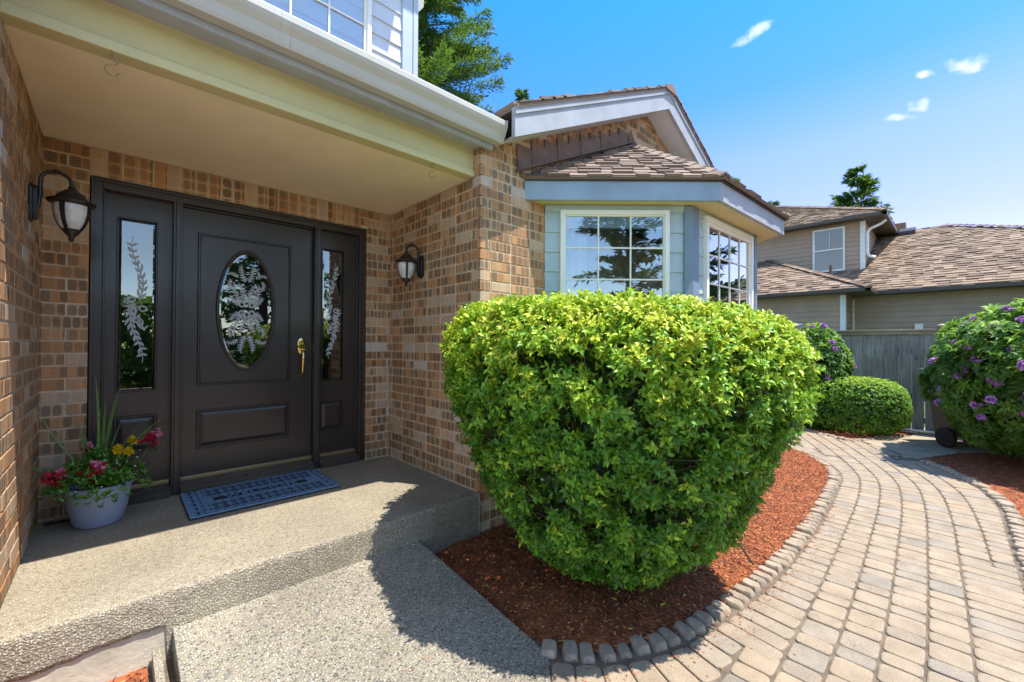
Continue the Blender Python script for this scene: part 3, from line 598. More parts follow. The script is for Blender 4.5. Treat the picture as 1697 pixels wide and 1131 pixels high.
b = MB(); bricks(b, (-W_, 0, 0), (0, -1, 0), (1, 0, 0), .002, 1.55, 0, 33, 1); b.box(-W_-.2, -W_-.005, -1.55, .0, -.6, 2.6, mi=1)
bricks(b, (-W_, -1.55, 0), (-1, 0, 0), (0, -1, 0), 0, 1.0, -5, 33, 1, ends=(.1, 0)); b.box(-W_-1, -W_-.02, -1.54, -1.3, -.6, 2.6, mi=1)
o = b.build('brick_wall', [Mt['brick'], Mt['mortar']], house); o['label'] = 'brick side wall left of the door'
# gable wall
XP, ZB, SL, OH = 2.35, 3.575, .474, .25
gz = lambda x: ZB-SL*abs(x-XP)
b = MB(); clip = [(0, -.7), (4.7, -.7), (4.7, gz(4.7)+.03), (XP, ZB+.03), (0, gz(0)+.03)]
bricks(b, (0, -D_, 0), (1, 0, 0), (0, -1, 0), 0, 4.7, -4, 48, 1, qs=(.1016, 0), ends=(.095, 0), clip=clip, holes=[(.69, 3.86, -.6, 2.2)])
b.prism([(.02, -D_+.005, -.7), (4.7, -D_+.005, -.7), (4.7, -D_+.005, gz(4.7)), (XP, -D_+.005, ZB), (.02, -D_+.005, gz(0))], (0, .1, 0), mi=1)
o = b.build('brick_wall', [Mt['brick'], Mt['mortar']], house); o['label'] = 'brick gable wall behind the bay window'
b = MB(); b.box(.01, .70, -D_-.02, -D_+.1, -.6, -.305); b.build('foundation', Mt['conc'], house, bevel=.004)
# porch ceiling, beam, gutter
b = MB(); b.box(-6, .0, -1.22, .0, H, H+.02); b.build('porch_ceiling', Mt['soffit'], house)
b = MB(); b.box(-6, -.004, -1.30, -1.21, H-.004, H+.042, .4); b.box(-6, -.002, -1.283, -1.2, H+.042, 2.62); b.build('beam', Mt['beam'], house, bevel=.004)
b = MB(); b.box(-6, .02, -1.40, -1.28, 2.497, 2.51); b.box(-6, .06, -1.43, -1.40, 2.468, 2.64); b.build('fascia_board', Mt['fascia'], house, bevel=.003)
gp = [(-1.432, 2.505), (-1.495, 2.500), (-1.503, 2.515), (-1.515, 2.555), (-1.538, 2.585), (-1.546, 2.605), (-1.546, 2.635), (-1.540, 2.643), (-1.532, 2.643), (-1.528, 2.632), (-1.50, 2.60), (-1.47, 2.53), (-1.44, 2.53), (-1.432, 2.64)]
b = MB(); b.prism([(-6, y, z) for y, z in gp], (6.09, 0, 0)); b.prism([(.088, y, z) for y, z in [(-1.43, 2.50), (-1.497, 2.497), (-1.507, 2.513), (-1.55, 2.60), (-1.55, 2.646), (-1.43, 2.646)]], (.006, 0, 0))
for xj in (-1.35, -2.9):
    b.prism([(xj, y-.002, z-.002) for y, z in gp[:7]]+[(xj, y, z) for y, z in gp[6:1:-1]], (.045, 0, 0))
b.build('gutter', Mt['gutter'], house, bevel=.0015)
b = MB()
# porch roof and upper storey
b = MB(); b.prism([(-6, -1.50, 2.61), (.05, -1.50, 2.61), (.05, -.75, 2.93), (-6, -.75, 2.93)], (0, 0, .03)); b.build('roof', Mt['shingle'], house)
b = MB(); b.box(-6, -.215, -.79, .2, 2.6, 5.0); b.box(-.4, -.21, -.78, 6, 2.6, 5.0); b.box(-6, 0.1, -1.3, -.1, 5.0, 5.1); b.build('wall_core', Mt['dark'], house)
b = MB(); siding(b, (-6, -.8, 0), (1, 0, 0), (0, -1, 0), 5.67, 2.84, 4.9, .123); b.build('siding', Mt['upsiding'], house)
b = MB(); b.box(-.336, -.25, -.826, -.78, 2.7, 5.0); b.build('corner_trim', Mt['uptrim'], house, bevel=.002)
b = MB(); b.box(-.246, -.205, -.83, -.70, 2.7, 5.0); b.build('corner_trim', Mt['uptrim'], house, bevel=.002)
b = MB(); b.box(-6, -.2, -1.25, -.78, 4.62, 4.66); b.box(-6, -.2, -1.28, -1.25, 4.60, 4.8); b.build('eave', Mt['fascia'], house)
b = MB(); b.prism([(-.20, -.5, 3.84), (-.12, -.5, 3.93), (-.02, -.5, 3.95), (.04, -.5, 4.03), (.06, -.5, 4.4), (-.20, -.5, 4.4)], (0, .06, 0)); b.build('eave_return', Mt['gutter'], house)
def window(o, d, n, w, h, fw, cols, rows, mats, parent=house, depth=.03, name='window', bar=.012, sash=.02, lab=None, inset=.015):
    """o = lower-left outer corner on wall face"""
    o, d, n = Vector(o), Vector(d), Vector(n); U = Vector((0, 0, 1)); f = MB()
    f.obox(o, d*fw, -n*0+n*depth, U*h); f.obox(o+d*(w-fw), d*fw, n*depth, U*h); f.obox(o+d*fw, d*(w-2*fw), n*depth, U*fw); f.obox(o+d*fw+U*(h-fw), d*(w-2*fw), n*depth, U*fw)
    q = fw+.001; f.obox(o+d*q+n*.002, d*sash, n*(depth-.012), U*h*.0+U*(h-2*q)); 
    f = MB()
    def ring(x0, x1, z0, z1, t, dep0, dep1):
        for (a, bb, c, e) in ((x0, x0+t, z0, z1), (x1-t, x1, z0, z1), (x0+t, x1-t, z0, z0+t), (x0+t, x1-t, z1-t, z1)):
            f.obox(o+d*a+U*c+n*dep0, d*(bb-a), n*(dep1-dep0), U*(e-c))
    ring(0, w, 0, h, fw, -.02, depth); ring(fw-.001, w-fw+.001, fw-.001, h-fw+.001, sash, -.02, depth-inset)
    fo = f.build(name, mats[0], parent, bevel=.0015)
    gx0, gx1, gz0, gz1 = fw+sash, w-fw-sash, fw+sash, h-fw-sash
    p = MB(); p.add([o+d*gx0+U*gz0+n*.001, o+d*gx1+U*gz0+n*.001, o+d*gx1+U*gz1+n*.001, o+d*gx0+U*gz1+n*.001], [(0, 1, 2, 3)]); p.build('pane', mats[1], fo)
    if cols*rows > 1:
        mu = MB()
        for i in range(1, cols): x = gx0+(gx1-gx0)*i/cols; mu.obox(o+d*(x-bar/2)+U*gz0+n*.003, d*bar, n*.006, U*(gz1-gz0))
        for i in range(1, rows): z = gz0+(gz1-gz0)*i/rows; mu.obox(o+d*gx0+U*(z-bar/2)+n*.004, d*(gx1-gx0), n*.006, U*bar)
        mu.build('muntin_grid', mats[0], fo)
    if lab: fo['label'] = lab
    return fo
wm = (Mt['white'], Mt['glass'])
window((-2.6, -.815, 3.02), (1, 0, 0), (0, -1, 0), 2.01, 1.45, .030, 8, 5, wm, lab='upper white window with grid', depth=.03)
g = MB(); g.box(-2.5, -.65, -.786, -.782, 3.0, 4.5); g.build('window_shade', Mt['white'], house)
# gable roof, barge boards, soffit
b = MB(); sh = MB()
for s in (-1, 1):
    x1 = XP+2.75 if s > 0 else .10
    P = [(x1, -D_-OH-.02, gz(x1)+.20), (x1, 6, gz(x1)+.20), (XP, 6, ZB+.20), (XP, -D_-OH-.02, ZB+.20)]
    b.prism(P, (0, 0, .03))
    shingles(sh, [(x1, -D_-OH-.03, gz(x1)+.235), (x1, 3.5, gz(x1)+.235), (XP, 3.5, ZB+.235), (XP, -D_-OH-.03, ZB+.235)] if s > 0 else [(x1, 3.5, gz(x1)+.235), (x1, -D_-OH-.03, gz(x1)+.235), (XP, -D_-OH-.03, ZB+.235), (XP, 3.5, ZB+.235)], .14, (.14, .30), .014, 5+s)
k = 0
y = -D_-OH-.035
while y < 3.4: b.prism([(XP-.12, y, ZB+.235-.045), (XP, y, ZB+.262), (XP+.12, y, ZB+.235-.045), (XP+.12, y, ZB+.205-.04), (XP-.12, y, ZB+.205-.04)], (0, .15, 0), random.random()); y += .14
ro = b.build('roof', Mt['shingle'], house); ro['label'] = 'low gable roof with brown shingles'; sh.build('shingle', Mt['shingle'], ro)
for s in (-1, 1):
    b = MB(); x1 = XP+2.72 if s > 0 else .099; yy = -D_-OH
    for (lo, hi, pr) in ((0, .165, 0), (.158, .215, .012)):
        P = [(XP, yy-pr, ZB+lo), (x1, yy-pr, gz(x1)+lo), (x1, yy-pr, gz(x1)+hi), (XP, yy-pr, ZB+hi)]
        b.prism(P if s < 0 else P[::-1], (0, .035+pr, 0))
    b.build('barge_board', Mt['fascia'], house, bevel=.002)
    b = MB(); d = 0; L_ = 2.7 if s > 0 else 2.2
    while d < L_:
        xa = XP+s*d; xb = XP+s*min(d+.10, L_); P = [(xa, yy+.035, gz(xa)+.02), (xb-s*.004, yy+.035, gz(xb)+.02), (xb-s*.004, -D_+.02, gz(xb)+.02), (xa, -D_+.02, gz(xa)+.02)]
        b.prism(P, (0, 0, .012)); d += .10
    b.build('soffit', Mt['upsiding'], house)
# bay window
e1 = Vector((.7287, -.6848, 0)); n1 = Vector((-.6848, -.7287, 0)); A = Vector((.685, -D_, 0)); Bc = A+e1*1.204
e2 = Vector((math.cos(R(-1.7)), math.sin(R(-1.7)), 0)); n2 = Vector((e2.y, -e2.x, 0)); Cc = Bc+e2*1.42
Dd = Vector((3.86, -D_, 0)); e3 = (Dd-Cc).normalized(); n3 = Vector((e3.y, -e3.x, 0)); L3 = (Dd-Cc).length
zb, zt = -.45, 2.222
b = MB(); ex = .163; off = 2.0-ex*15
siding(b, A, e1, n1, .126, off, zt, ex); siding(b, A+e1*1.022, e1, n1, .14, off, zt, ex); siding(b, A+e1*.126, e1, n1, .896, 2.175-.14, zt, ex, .0125); siding(b, A+e1*.126, e1, n1, .896, off, 1.0, ex)
b.obox(A+e1*.002+n1*.010+Vector((0, 0, 2.176)), e1*1.15, n1*.012, Vector((0, 0, .046)))
siding(b, Bc+e2*.1, e2, n2, .135, off, zt, ex); siding(b, Bc+e2*1.31, e2, n2, .06, off, zt, ex); siding(b, Bc+e2*.235, e2, n2, 1.08, off, 1.0, ex); b.obox(Bc+e2*.1+n2*.01+Vector((0, 0, 2.19)), e2*1.3, n2*.012, Vector((0, 0, .032)))
siding(b, Cc, e3, n3, L3, off, zt, ex); b.build('siding', Mt['baysiding'], house)
b = MB(); b.obox(Bc-e1*.055+n1*.0+Vector((0, 0, zb)), e1*.055+e1*.02, n1*.03, Vector((0, 0, zt-zb))); b.obox(Bc-e2*0+n2*.002+Vector((0, 0, zb)), e2*.115, n2*.026, Vector((0, 0, zt-zb))); b.build('corner_post', Mt['trimdark'], house, bevel=.002)
b = MB(); b.obox(Cc-e2*.06+n2*.002+Vector((0, 0, zb)), e2*.075, n2*.035, Vector((0, 0, zt-zb))); b.obox(Cc+n3*.002+Vector((0, 0, zb)), e3*.07, n3*.03, Vector((0, 0, zt-zb))); b.build('corner_post', Mt['trimdark'], house, bevel=.002)
zw = 1.04
window(A+e1*.126+n1*.012+Vector((0, 0, zw)), e1, n1, .897, 2.178-zw, .036, 3, 4, wm, lab='white gridded bay window facing the walkway', depth=.03, sash=.012)
window(Bc+e2*.235+n2*.012+Vector((0, 0, zw)), e2, n2, 1.085, 2.19-zw, .045, 4, 4, wm, lab='white gridded bay window facing the path', depth=.03, sash=.03)
# dim room behind the bay
b = MB(); b.add([(.3, .9, .0), (4.4, .9, .0), (4.4, .9, 2.25), (.3, .9, 2.25), tuple(A-n1*.05+Vector((0, 0, 0))), tuple(Dd), tuple(Dd+Vector((0, 0, 2.25))), tuple(A-n1*.05+Vector((0, 0, 2.25)))], [(0, 1, 2, 3), (4, 0, 3, 7), (1, 5, 6, 2)])
b.prism([A+Vector((0,0,.3)), Bc-n1*.03+Vector((0,0,.3)), Cc-n2*.03+Vector((0,0,.3)), Dd+Vector((0,0,.3)), Vector((4.4, .9, .3)), Vector((.3, .9, .3))], (0, 0, .02)); b.prism([A-n1*.05+Vector((0,0,zt)), Bc-n1*.05+Vector((0,0,zt)), Cc-n2*.05+Vector((0,0,zt)), Dd+Vector((0,0,zt)), Vector((4.4, .9, zt)), Vector((.3, .9, zt))], (0, 0, .02))
b.build('room', Mt['dark'], house)
# cut: the brick gable backing must not fill the bay opening -> curtains hang in the bay in front of it
def curtain(p, d, w, z0, z1, lab):
    mb = MB(); p, d = Vector(p), Vector(d); nn = Vector((-d.y, d.x, 0)); k = 40; vs = []
    for i in range(k+1):
        q = p+d*(w*i/k)+nn*(.018*math.sin(i*1.15)+.006*math.sin(i*.6)); vs += [(q.x, q.y, z0), (q.x, q.y, z1)]
    mb.add(vs, [(2*i, 2*i+2, 2*i+3, 2*i+1) for i in range(k)]); tag(mb.build('curtain', Mt['curtain'], smooth=True), lab, 'curtain')
curtain(A+e1*.15-n1*.10, e1, .22, .9, 2.15, 'pale curtain hanging at the left side of the bay window facing the walkway')
curtain(Bc+e2*.42-n2*.14, e2, .22, .9, 2.15, 'pale curtain gathered in the middle of the bay window facing the path')
# bay roof
F0 = Vector((.449, -D_, 0)); F1 = Vector((1.582, -2.430, 0)); F2 = Vector((3.14, -2.478, 0)); F3 = Vector((4.25, -D_, 0))
for (p, q, nn) in ((F0, F1, n1), (F1, F2, n2), (F2, F3, n3)):
    b = MB(); d = (q-p); dd = d.normalized(); b.obox(p+Vector((0, 0, 2.219)), d-dd*(.0 if p is not F0 else 0), -nn*.035, Vector((0, 0, .150)))
    b.build('bay_fascia', Mt['bayfascia_shaded'] if p is F0 else Mt['fascia'], house, bevel=.002)  # shaded side takes the darker copy, the lit sides the plain fascia paint
    b = MB(); b.obox(p+nn*.0+dd*.0+Vector((0, 0, 2.369)), d, nn*.018, Vector((0, 0, .018))); b.build('drip_edge', Mt['darkedge'], house)
b = MB(); b.prism([F0-n1*.03+Vector((0, 0, 2.226)), F1+Vector((.01, .04, 2.226)), F2+Vector((-.01, .04, 2.226)), F3+Vector((-.05, 0, 2.226))], (0, 0, .012)); b.build('bay_soffit', Mt['beam'], house)
ZE = 2.392; E0 = Vector((.405, -D_, ZE)); E1 = Vector((1.572, -2.475, ZE)); E2 = Vector((3.165, -2.52, ZE)); E3 = Vector((4.33, -D_, ZE)); R1 = Vector((1.97, -D_, 3.15)); R2 = Vector((2.75, -D_, 3.15))
b = MB(); sh = MB()
shingles(sh, [E0, E1, R1], .105, (.10, .20), .019, 1, b); shingles(sh, [E1, E2, R2, R1], .105, (.10, .20), .019, 2, b); shingles(sh, [E2, E3, R2], .105, (.10, .20), .019, 3, b)
for (p, q) in ((E1, R1), (E2, R2)):   # hip caps
    d = (q-p); k = int(d.length/.11); side = d.cross(Vector((0, 0, 1))).normalized()
    for i in range(k):
        a = p+d*(i/k); c = p+d*min(1, (i+1.25)/k); w = side*.085; U = Vector((0, 0, 1))
        sh.add([a-w+U*.0, a+U*.045, a+w+U*.0, c-w-U*.012, c+U*.022, c+w-U*.012, a-w-U*.014, a+U*.03, a+w-U*.014], [(0, 1, 4, 3), (1, 2, 5, 4), (6, 7, 1, 0), (7, 8, 2, 1)], random.random())
ro = b.build('bay_roof', Mt['shingle'], house); sh.build('shingle', Mt['shingle'], ro)
# step flashing
fl = MB(); k = 10
for i in range(k):
    t = i/k; x = .36+(1.93-.36)*t; z = 2.41+(3.13-2.41)*t; w = .165; hh = .165-.03*t
    y = -D_-.006-.002*(i % 2)-.004; tl = random.uniform(0, .012)
    fl.add([(x, y-.01, z), (x+w, y-.004, z+.075), (x+w-.012, y-tl, z+.075+hh*.85), (x-.012, y-tl*.5, z+hh+.055), (x, y+.006, z), (x+w, y+.006, z+.075), (x+w-.012, y+.006, z+.075+hh*.85), (x-.012, y+.006, z+hh+.055)],
           [(0, 1, 2, 3), (0, 4, 5, 1), (1, 5, 6, 2), (2, 6, 7, 3), (3, 7, 4, 0)], random.random())
fl.obox((.34, -D_-.02, 2.40), (1.63, 0, .752), (0, .012, 0), (0, 0, .02)); fl.obox((.34, -D_-.075, 2.405), (1.63, 0, .752), (0, .07, 0), (0, 0, .006))
fl.add([(1.95, -D_-.01, 3.15), (2.12, -D_-.03, 3.13), (1.95, -D_-.03, 3.30)], [(0, 1, 2)]); fl.build('step_flashing', Mt['flash'], house)
# right side of house closing walls
b = MB(); b.box(4.6, 4.7, -D_+.1, 6, -.5, 2.5); b.build('brick_wall', Mt['mortar'], house)
# ------------------------------------------------------------------ entrance
Yf, Yd = .05, .10
fr = MB()
def fbox(x0, x1, z0, z1, y0, y1): fr.box(x0, x1, y0, y1, z0, z1)
fbox(-2.03, -1.975, .0, 2.115, Yf-.02, .2); fbox(-.287, -.236, .0, 2.115, Yf-.02, .2); fbox(-1.975, -.287, 2.055, 2.115, Yf-.02, .2)
fbox(-2.03, -2.012, .0, 2.115, Yf-.035, Yf-.02); fbox(-.254, -.236, 0, 2.115, Yf-.035, Yf-.02); fbox(-2.012, -.254, 2.097, 2.115, Yf-.035, Yf-.02)
fbox(-1.62, -1.567, .0, 2.055, Yf-.015, .2); fbox(-.672, -.624, .0, 2.055, Yf-.015, .2)
fbox(-1.606, -1.580, .0, 2.055, Yf-.025, Yf-.015); fbox(-.66, -.636, .0, 2.055, Yf-.025, Yf-.015)
fbox(-1.975, -1.963, .1, 2.055, Yf+.015, .2); fbox(-.299, -.287, .1, 2.055, Yf+.015, .2); fbox(-1.567, -.672, 2.043, 2.055, Yf+.02, .2)
fr.build('door_frame', Mt['door'], house, bevel=.003)
sl_ = MB()
for (x0, x1) in ((-1.975, -1.62), (-1.567, -.672), (-.624, -.287)):
    sl_.prism([(x0, .18, .0), (x0, .0, .0), (x0, .0, .032), (x0, .09, .078), (x0, .18, .078)], (x1-x0, 0, 0), random.random())
sl_.build('door_sill', Mt['sill'], house, bevel=.003)
th_ = MB()
for (x0, x1) in ((-1.973, -1.622), (-1.565, -.674), (-.622, -.289)): th_.box(x0, x1, .082, .12, .078, .106)
th_.build('threshold', Mt['bronze'], house, bevel=.004)
def mould(mb, x0, x1, z0, z1, t=.022, y=Yd, out=.008):
    # raised moulding ring: profile strips
    rings = [(0, 0), (.25, out), (.6, out), (1, -.006)]
    for a in range(3):
        (f0, h0), (f1, h1) = rings[a], rings[a+1]; i0, i1 = t*f0, t*f1
        q0 = [(x0+i0, z0+i0), (x1-i0, z0+i0), (x1-i0, z1-i0), (x0+i0, z1-i0)]; q1 = [(x0+i1, z0+i1), (x1-i1, z0+i1), (x1-i1, z1-i1), (x0+i1, z1-i1)]
        for k in range(4):
            k2 = (k+1) % 4; mb.add([(q0[k][0], y-h0, q0[k][1]), (q0[k2][0], y-h0, q0[k2][1]), (q1[k2][0], y-h1, q1[k2][1]), (q1[k][0], y-h1, q1[k][1])], [(0, 1, 2, 3)])
def plate(mb, x0, x1, z0, z1, holes, y, yb):   # flat slab with rectangular holes in one column
    z = z0
    for (a, b_, c, d_) in sorted(holes, key=lambda h: h[2]):
        mb.box(x0, x1, y, yb, z, c); mb.box(x0, a, y, yb, c, d_); mb.box(b_, x1, y, yb, c, d_); z = d_
    mb.box(x0, x1, y, yb, z, z1)
def raised(mb, x0, x1, z0, z1, y=Yd, bw=.02):
    ring = [(0, .006), (bw, -.004)]
    q0 = [(x0, z0), (x1, z0), (x1, z1), (x0, z1)]; q1 = [(x0+bw, z0+bw), (x1-bw, z0+bw), (x1-bw, z1-bw), (x0+bw, z1-bw)]
    for k in range(4):
        k2 = (k+1) % 4; mb.add([(q0[k][0], y+.010, q0[k][1]), (q0[k2][0], y+.010, q0[k2][1]), (q1[k2][0], y+.002, q1[k2][1]), (q1[k][0], y+.002, q1[k][1])], [(0, 1, 2, 3)])
    mb.add([(x, y+.002, z) for x, z in q1], [(0, 1, 2, 3)])
QL = [0]
def quadstrip_leaf(mb, pts, w, y, r=.5):   # 2D ribbon in xz
    QL[0] += 1; y = y-(QL[0] % 60)*.00003
    n = len(pts); vs = []
    for i, (x, z) in enumerate(pts):
        x2, z2 = pts[min(i+1, n-1)]; x1, z1 = pts[max(i-1, 0)]; dx, dz = x2-x1, z2-z1; l = math.hypot(dx, dz)+1e-9; t = i/(n-1)
        ww = (w[0]*(1-t)+w[1]*t) if isinstance(w, tuple) else w*math.sin(math.pi*min(.999, .08+.92*t)); vs += [(x-dz/l*ww, y, z+dx/l*ww), (x+dz/l*ww, y, z-dx/l*ww)]
    mb.add(vs, [(2*i, 2*i+1, 2*i+3, 2*i+2) for i in range(n-1)], r)
def acanthus(mb, x0, z0, ang, length, curl, sx=1, sz=1, cx=0, cz=0, y=.1, scale=1., seed=0):
    """curving stem with alternating lobes, mirrored by sx/sz about (cx,cz)"""
    rn = random.Random(seed); pts = []; a = ang; x, z = x0, z0; n = 22
    for i in range(n):
        pts.append((x, z)); a += curl*(.4+1.9*(i/n)**2)/n; x += math.cos(a)*length/n; z += math.sin(a)*length/n
    T = lambda p: (cx+sx*p[0], cz+sz*p[1])
    quadstrip_leaf(mb, [T(p) for p in pts], (.0085*scale, .003*scale), y)
    for i in range(1, n-3, 3):
        (xa, za), (xb, zb_) = pts[i], pts[i+1]; aa = math.atan2(zb_-za, xb-xa)
        for s in (-1, 1):
            l = .050*scale*(1-.5*i/n)*rn.uniform(.85, 1.15); b0 = aa+s*.70; lp = []
            px, pz = xa, za
            for k in range(7): lp.append((px, pz)); b0 += s*.05; px += math.cos(b0)*l/6; pz += math.sin(b0)*l/6
            quadstrip_leaf(mb, [T(p) for p in lp], .0062*scale, y)
# front door
CX, CZ, AX, AZ = -1.160, 1.322, .182, .452
d = MB(); x0, x1, z0, z1 = -1.563, -.676, .108, 2.041
lp = (-1.452, -.862, .31, .556); upn = (-1.452, -.862, .775, 1.858)
plate(d, x0, x1, z0, z1, [lp, upn], Yd, .145)
raised(d, *lp, bw=.022); mould(d, lp[0]-.022, lp[1]+.022, lp[2]-.022, lp[3]+.022)
n = 64; op = [(CX+(AX+.006)*math.cos(2*math.pi*i/n), CZ+(AZ+.006)*math.sin(2*math.pi*i/n)) for i in range(n)]
yb = Yd+.006; bx = [upn[0], upn[1]]; vs = []; outer = []
for i in range(n):
    c, s = math.cos(2*math.pi*i/n), math.sin(2*math.pi*i/n); hw = (upn[1]-upn[0])/2; hh = (upn[3]-upn[2])/2; mxx = (upn[0]+upn[1])/2; mzz = (upn[2]+upn[3])/2
    k = min(hw/max(1e-6, abs(c)), hh/max(1e-6, abs(s))); outer.append((mxx+c*k, mzz+s*k))
for p in op: vs.append((p[0], yb, p[1]))
for p in outer: vs.append((p[0], yb, p[1]))
d.add(vs, [(i, (i+1) % n, n+(i+1) % n, n+i) for i in range(n)]+[])
for cxx, czz in ((upn[0], upn[2]), (upn[1], upn[2]), (upn[1], upn[3]), (upn[0], upn[3])):   # corner fills
    near = sorted(range(n), key=lambda i: (outer[i][0]-cxx)**2+(outer[i][1]-czz)**2)[:2]; d.add([(cxx, yb, czz)]+[(outer[i][0], yb, outer[i][1]) for i in near], [(0, 1, 2)])
mould(d, upn[0]-.022, upn[1]+.022, upn[2]-.022, upn[3]+.022, out=.010)
door = d.build('front_door', Mt['door'], house); door['label'] = 'dark brown front door with an oval etched glass'
d = MB(); prof = [(1.0, .0), (1.0, -.010), (1.035, -.014), (1.08, -.010), (1.10, 0)]; vs = []
for q, (k, dy) in enumerate(prof):
    for i in range(n): vs.append((CX+(AX+(k-1)*.2)*math.cos(2*math.pi*i/n), yb+dy, CZ+(AZ+(k-1)*.2)*math.sin(2*math.pi*i/n)))
d.add(vs, [(q*n+i, q*n+(i+1) % n, (q+1)*n+(i+1) % n, (q+1)*n+i) for q in range(4) for i in range(n)]); d.build('oval_frame', Mt['door'], door, smooth=True)
d = MB(); gl = [(1, yb-.002), (.93, yb-.006)]; vs = []
for k, yy in gl:
    for i in range(n): vs.append((CX+AX*k*math.cos(2*math.pi*i/n), yy, CZ+AZ*(1-(1-k)*.45)*math.sin(2*math.pi*i/n)))
d.add(vs, [(i, (i+1) % n, n+(i+1) % n, n+i) for i in range(n)]+[tuple(range(n, 2*n))]); d.build('oval_glass', Mt['doorglass'], door)
et = MB(); ye = yb-.0075
for sx in (-1, 1):
    for sz in (-1, 1):
        A_ = dict(sx=sx, sz=sz, cx=CX, cz=CZ+.012, y=ye)
        acanthus(et, .012, .045, 1.45, .17, -.5, seed=1, scale=.8, **A_); acanthus(et, .04, .045, 1.0, .17, .9, seed=2, scale=.72, **A_); acanthus(et, .05, .03, .5, .10, 1.2, seed=3, scale=.6, **A_); acanthus(et, .012, .21, 1.1, .15, .9, seed=4, scale=.72, **A_); acanthus(et, .06, .24, .9, .10, -2.4, seed=5, scale=.5, **A_); acanthus(et, .10, .15, .9, .09, 2.2, seed=6, scale=.5, **A_)
        rr = [(.034+.018*math.cos(a), .034+.018*math.sin(a)) for a in np.linspace(0, 6.0, 16)]; quadstrip_leaf(et, [(CX+sx*p[0], CZ+.012+sz*p[1]) for p in rr], (.006, .006), ye)
et.build('etched_ornament', Mt['etch'], door)
hd = MB(); hx, hz = -.760, 1.045
for q in range(1):
    vs = []; n_ = 28; lay = [(1, 0), (1, -.006), (.8, -.012), (.5, -.013), (.0001, -.013)]
    for k, dy in lay:
        for i in range(n_): a = 2*math.pi*i/n_; vs.append((hx+.034*k*math.cos(a)*(1-.18*max(0, -math.sin(a))), Yd+dy, hz+.068*k*math.sin(a)))
    hd.add(vs, [(q2*n_+i, q2*n_+(i+1) % n_, (q2+1)*n_+(i+1) % n_, (q2+1)*n_+i) for q2 in range(4) for i in range(n_)])
for (zz, rr, dep) in ((1.068, .022, .024),):
    vs = []
    for k, dy in ((1, -.01), (1, -dep*.7), (.7, -dep), (.45, -dep*.8), (.3, -dep), (.001, -dep)):
        for i in range(20): a = 2*math.pi*i/20; vs.append((hx+rr*k*math.cos(a), Yd+dy, zz+rr*k*math.sin(a)))
    hd.add(vs, [(q2*20+i, q2*20+(i+1) % 20, (q2+1)*20+(i+1) % 20, (q2+1)*20+i) for q2 in range(5) for i in range(20)])
hd.tube([(hx, Yd-.012, 1.0), (hx, Yd-.045, 1.0), (hx, Yd-.06, .975), (hx, Yd-.055, .92), (hx, Yd-.048, .86), (hx, Yd-.04, .82), (hx, Yd-.022, .795), (hx, Yd-.005, .785)], [.010, .011, .012, .016, .010, .008, .010, .016], 12)
hd.tube([(hx-.02, Yd-.03, 1.015), (hx+.02, Yd-.03, 1.015)], .006, 8); hd.tube([(hx, Yd-.004, .79), (hx, Yd-.020, .79)], [.020, .014], 14)
hd.build('door_handle', Mt['brass'], door, smooth='auto')
hd = MB(); hd.lathe([(.0001, .0), (.03, .0), (.03, .006), (.022, .01), (.0001, .012)], (0, 0, 0), 20)
vs = [(-.664-z*1.0+.001, Yf+.02+0*x+y*.5, 1.03+x*1.6) for x, y, z in hd.v]; hd.v = vs; hd.build('strike_plate', Mt['brass'], door)
